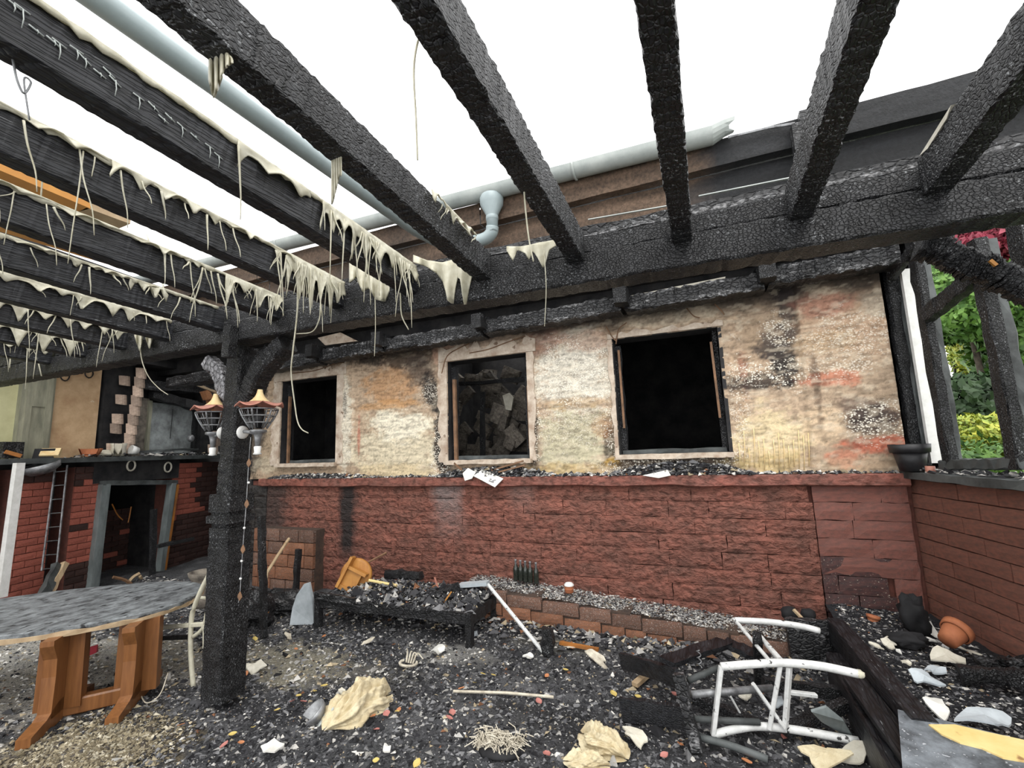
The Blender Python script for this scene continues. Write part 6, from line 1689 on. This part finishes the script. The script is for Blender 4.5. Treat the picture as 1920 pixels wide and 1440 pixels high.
for k, (x, y) in enumerate(((246, 873), (315, 876))):
    p = LPX(x, y, .03)
    item('porthole_ring', ('left' if k == 0 else 'right') + ' small pale ring above the doorway', B().tube([p + LA * .055 * math.cos(t) + V(0, 0, .07 * math.sin(t)) for t in np.linspace(0, 6.283, 17)[:-1]], .012, 6, closed=True), 'pale', 'ring', True, 'rings above the doorway')
item('charred_stud', 'charred upright stud in the doorway with pale top', B().bar(LPX(285, 1100, .2), LPX(288, 955, .2), .06, .05, up=LN, seg=8, jit=.008), 'char_z', 'stud')
item('charred_bar', 'charred bar crossing from the doorway to the carved post', B().bar(LPX(296, 1024, .25), LPX(362, 1010, .3), .05, .05, seg=6, jit=.006), 'char_x', 'bar')
item('scorched_vase', 'scorched dark vase standing left of the carved post', B().lathe([(.0, 0), (.07, 0), (.09, .03), (.07, .10), (.06, .16), (.10, .26), (.15, .34), (.16, .38), (.14, .38), (.05, .2), (.0, .18)], 20, PZ(382, 1110, .0) * V(.9, .9, 0)), 'stoneroom', 'vase', True)
for k, (a, c, m, lab) in enumerate([((212, 1082), (255, 1102), 'wood_dk', 'brown stick on the floor in the doorway'), ((235, 1100), (262, 1075), 'wood_pale', 'pale bent stick on the floor in the doorway'), ((270, 1108), (262, 1080), 'wood_pale', 'pale upright offcut at the foot of the doorway')]):
    item('broken_stick', lab, B().tube(curve([LPX(*a, .2), (LPX(*a, .2) + LPX(*c, .25)) / 2 + V(0, 0, .03), LPX(*c, .25)], 4), .02, 6), m, 'stick')
for k, (a, c) in enumerate([((210, 945), (230, 975)), ((246, 950), (240, 980))]):
    item('hanging_wire', ('left' if k == 0 else 'right') + ' orange wire dangling inside the doorway', B().tube(curve([LPX(*a, -.2), (LPX(*a, -.2) + LPX(*c, -.2)) / 2 + V(0, 0, -.03), LPX(*c, -.2)], 4), .008, 5), 'orange_b', 'wire')
def sh_at(x, y, off=.02):
    p = LPX(x, y, off); return p
bk_ = thing('open_book', sh_at(83, 838), 'singed open book lying on the ledge of the left wing', 'book')
c = sh_at(84, 838, .0); c[2] = 1.69
B().box(c + V(.02, .05, .05), (.17, .05, .11), rotz(.9) @ rotx(-.7)).build('page_block', M['creamcap'], bk_)
B().box(c + V(.0, .0, .04), (.18, .02, .13), rotz(.9) @ rotx(-.4)).build('cover', M['black'], bk_)
def on_shelf(x, off=0.0):
    p = LPX(x, 845, off); p[2] = 1.69; return p
item('black_box', 'black charred box on the ledge at the far left', B().box(on_shelf(12, -.1) + V(0, 0, .09), (.18, .2, .18), rotz(.3)), 'char_ash', 'box')
item('orange_wood', 'orange broken wood piece on the ledge at the far left', B().bar(on_shelf(10, .02) + V(0, 0, .07), on_shelf(40, .05) + V(0, 0, .02), .04, .04, seg=3), 'orange_b', 'wood')
item('broken_pot', 'broken terracotta dish on the ledge right of the book', B().lathe([(.03, 0), (.09, .02), (.12, .1), (.11, .1), (.08, .03)], 16, on_shelf(170, .02), None, None, .3, 4.6), 'terracotta', 'dish', True)
item('pink_tile', 'pinkish flat tile on the ledge beside the broken dish', B().plate([on_shelf(182, .05) + V(0, 0, .03), on_shelf(210, .05) + V(0, 0, .03), on_shelf(205, -.1) + V(0, 0, .09), on_shelf(180, -.1) + V(0, 0, .08)], .02), 'pale', 'tile')
wj = on_shelf(222, .0)
item('white_jug', 'white chipped jug on the ledge below the tile column', B().lathe([(.0, 0), (.06, 0), (.085, .05), (.08, .12), (.09, .17), (.08, .17), (.07, .1), (.0, .02)], 18, wj, None, None, 0, 5.2), 'pale', 'jug', True)
item('white_cup', 'white broken cup lying on the ledge right of the jug', B().lathe([(.0, 0), (.05, 0), (.065, .09), (.055, .09), (.0, .012)], 16, on_shelf(258, .04) + V(0, 0, .06), rotx(1.3) @ rotz(.5)), 'white', 'cup', True)
item('grey_ball', 'round pale metal ball on the lath in the burnt opening', B().blob(LPX(358, 822, -.02), (.05, .05, .06), 12, 8, .05), 'metal', 'ball', True)
# dark clutter between stake and post
for k, (x, y, sx, sz, lab) in enumerate([(515, 1120, .35, .12, 'long black charred heap behind the thin stake'), (455, 1150, .2, .2, 'black charred heap behind the carved post'), (345, 1100, .35, .1, 'black rubbish heap behind the brown table')]):
    p = PZ(x, y + 30, 0) * V(1, 1, 0)
    item('charred_heap', lab, B().blob(p + V(0, .1, sz * .6), (sx, .2, sz), 18, 10, .35, 40 + k, freq=4), 'char_ash', 'heap')
item('orange_offcut', 'small orange wood offcut beside the carved post', B().box(PZ(462, 1165, .05), (.07, .02, .11), roty(.2)), 'wood_y', 'offcut')
item('yellow_offcut', 'small yellow wood sliver beside the thin stake', B().bar(PZ(500, 1150, .12), PZ(510, 1140, .14), .03, .02), 'wood_y', 'offcut')

# ------------------------------------------------------------------ garden beyond the right-hand frame
def leaves(n, c, rad, size, seed, squash=1.0, shell=.5):
    r = np.random.default_rng(seed)
    d = r.normal(size=(n, 3)); d /= np.linalg.norm(d, axis=1)[:, None]
    lob = .75 + .5 * vnoise(d * 2.2 + seed, seed)
    p = np.array(c) + d * (shell + (1 - shell) * r.random(n) ** .5)[:, None] * lob[:, None] * np.array(rad)
    a = r.normal(size=(n, 3)); a /= np.linalg.norm(a, axis=1)[:, None]; b_ = np.cross(a, d + .01); b_ /= np.linalg.norm(b_, axis=1)[:, None]
    s_ = size * (.6 + .8 * r.random(n))[:, None]
    v = np.stack([p - a * s_, p + b_ * s_ * .45, p + a * s_, p - b_ * s_ * .45], 1).reshape(-1, 3)
    F = np.arange(n * 4).reshape(n, 4)
    return B().add(v, F.tolist())


def tree(name, label, cat, D, px, py, rad, n, size, mat, seed, trunk=None, extra=()):
    c = PD(px, py, D); base = V(c[0], c[1], .6)
    t = thing(name, base, label, cat)
    b = leaves(n, c, rad, size, seed)
    for (ox, oy, D2, r2, n2) in extra:
        l2 = leaves(n2, PD(ox, oy, D2), r2, size, seed + 3); v, f, cc = l2.arrays(); b.add(v, f)
    o = b.build('foliage', M[mat], t); o['kind'] = 'stuff'
    B().tube(curve([base, (base + c) / 2 + V(.1, 0, 0), c], 4), trunk or .06, 8, r1=(trunk or .06) * .5).build('trunk', M['bark'], t, True)
    return t


gz0 = B(); Pg = np.zeros((30, 30, 3))
for i in range(30):
    for j in range(30):
        x = 2.2 + 20 * i / 29; y = 1 + 24 * j / 29; d = math.hypot(x - 2, y - 4) ; Pg[i, j] = (x, y, -.1 + .25 * max(0, d - 1.5) ** .9 * .6 + .15 * math.sin(x * 2) * math.cos(y * 1.7))
gz0.grid(Pg); gz0.f = [q[::-1] for q in gz0.f]
tag(gz0.build('floor_garden_slope', M['grass'], None, True), 'grassy garden slope rising beyond the right wall', 'ground', kind='structure')
tree('yellow_shrub', 'yellow-green shrub beyond the frame, low between the charred posts', 'shrub', 6.5, 1845, 830, (.9, .7, .40), 6500, .05, 'leaf_y', 1)
tree('leafy_bush', 'mid green bush at the bottom of the garden gap', 'bush', 6.0, 1850, 880, (.9, .7, .42), 4200, .048, 'leaf_g', 2)
tree('dark_hedge', 'dark green hedge behind the yellow shrub', 'hedge', 8.5, 1835, 770, (1.9, 1.0, .75), 7000, .09, 'leaf_d', 3)
tree('broadleaf_tree', 'light green tree between the charred posts', 'tree', 9.5, 1805, 570, (1.7, 1.3, .95), 10000, .075, 'leaf_g', 4, .08)
tree('yellowing_tree', 'yellowing tree right of the light green tree', 'tree', 10.5, 1868, 650, (.9, .9, 1.0), 6500, .07, 'leaf_y', 5, .07)
tree('dark_tree', 'dark tree high behind the diagonal brace', 'tree', 12.5, 1815, 480, (2.2, 1.6, 1.2), 7000, .12, 'leaf_d', 6, .12)
tree('tall_green_tree', 'green tree at the right edge beside the last charred post', 'tree', 9.0, 1960, 650, (1.1, 1.0, 2.3), 8000, .10, 'leaf_g', 7, .1)
tree('crimson_tree', 'crimson leaved tree above the wavy brace at right edge', 'tree', 9.0, 1905, 452, (1.1, 1.0, .55), 6000, .09, 'leaf_r', 8, .08)
hs = thing('far_house', PD(1790, 690, 20), 'small white house seen far between the trees', 'house')
c = PD(1788, 668, 20)
B().box(c, (2.2, 1.5, 1.6), rotz(.5)).build('wall', M['white'], hs)
B().box(c + V(0, 0, .95), (2.5, 1.8, .35), rotz(.5)).build('roof', M['icy'], hs)
fn = thing('garden_fence', PD(1795, 695, 11), 'dark fence posts on the slope far behind', 'fence')
for k in range(3): B().bar(PD(1791 + 6 * k, 712, 11), PD(1790 + 6 * k, 683, 11), .04, .04, up=(0, 1, 0)).build('post', M['iron'], fn)
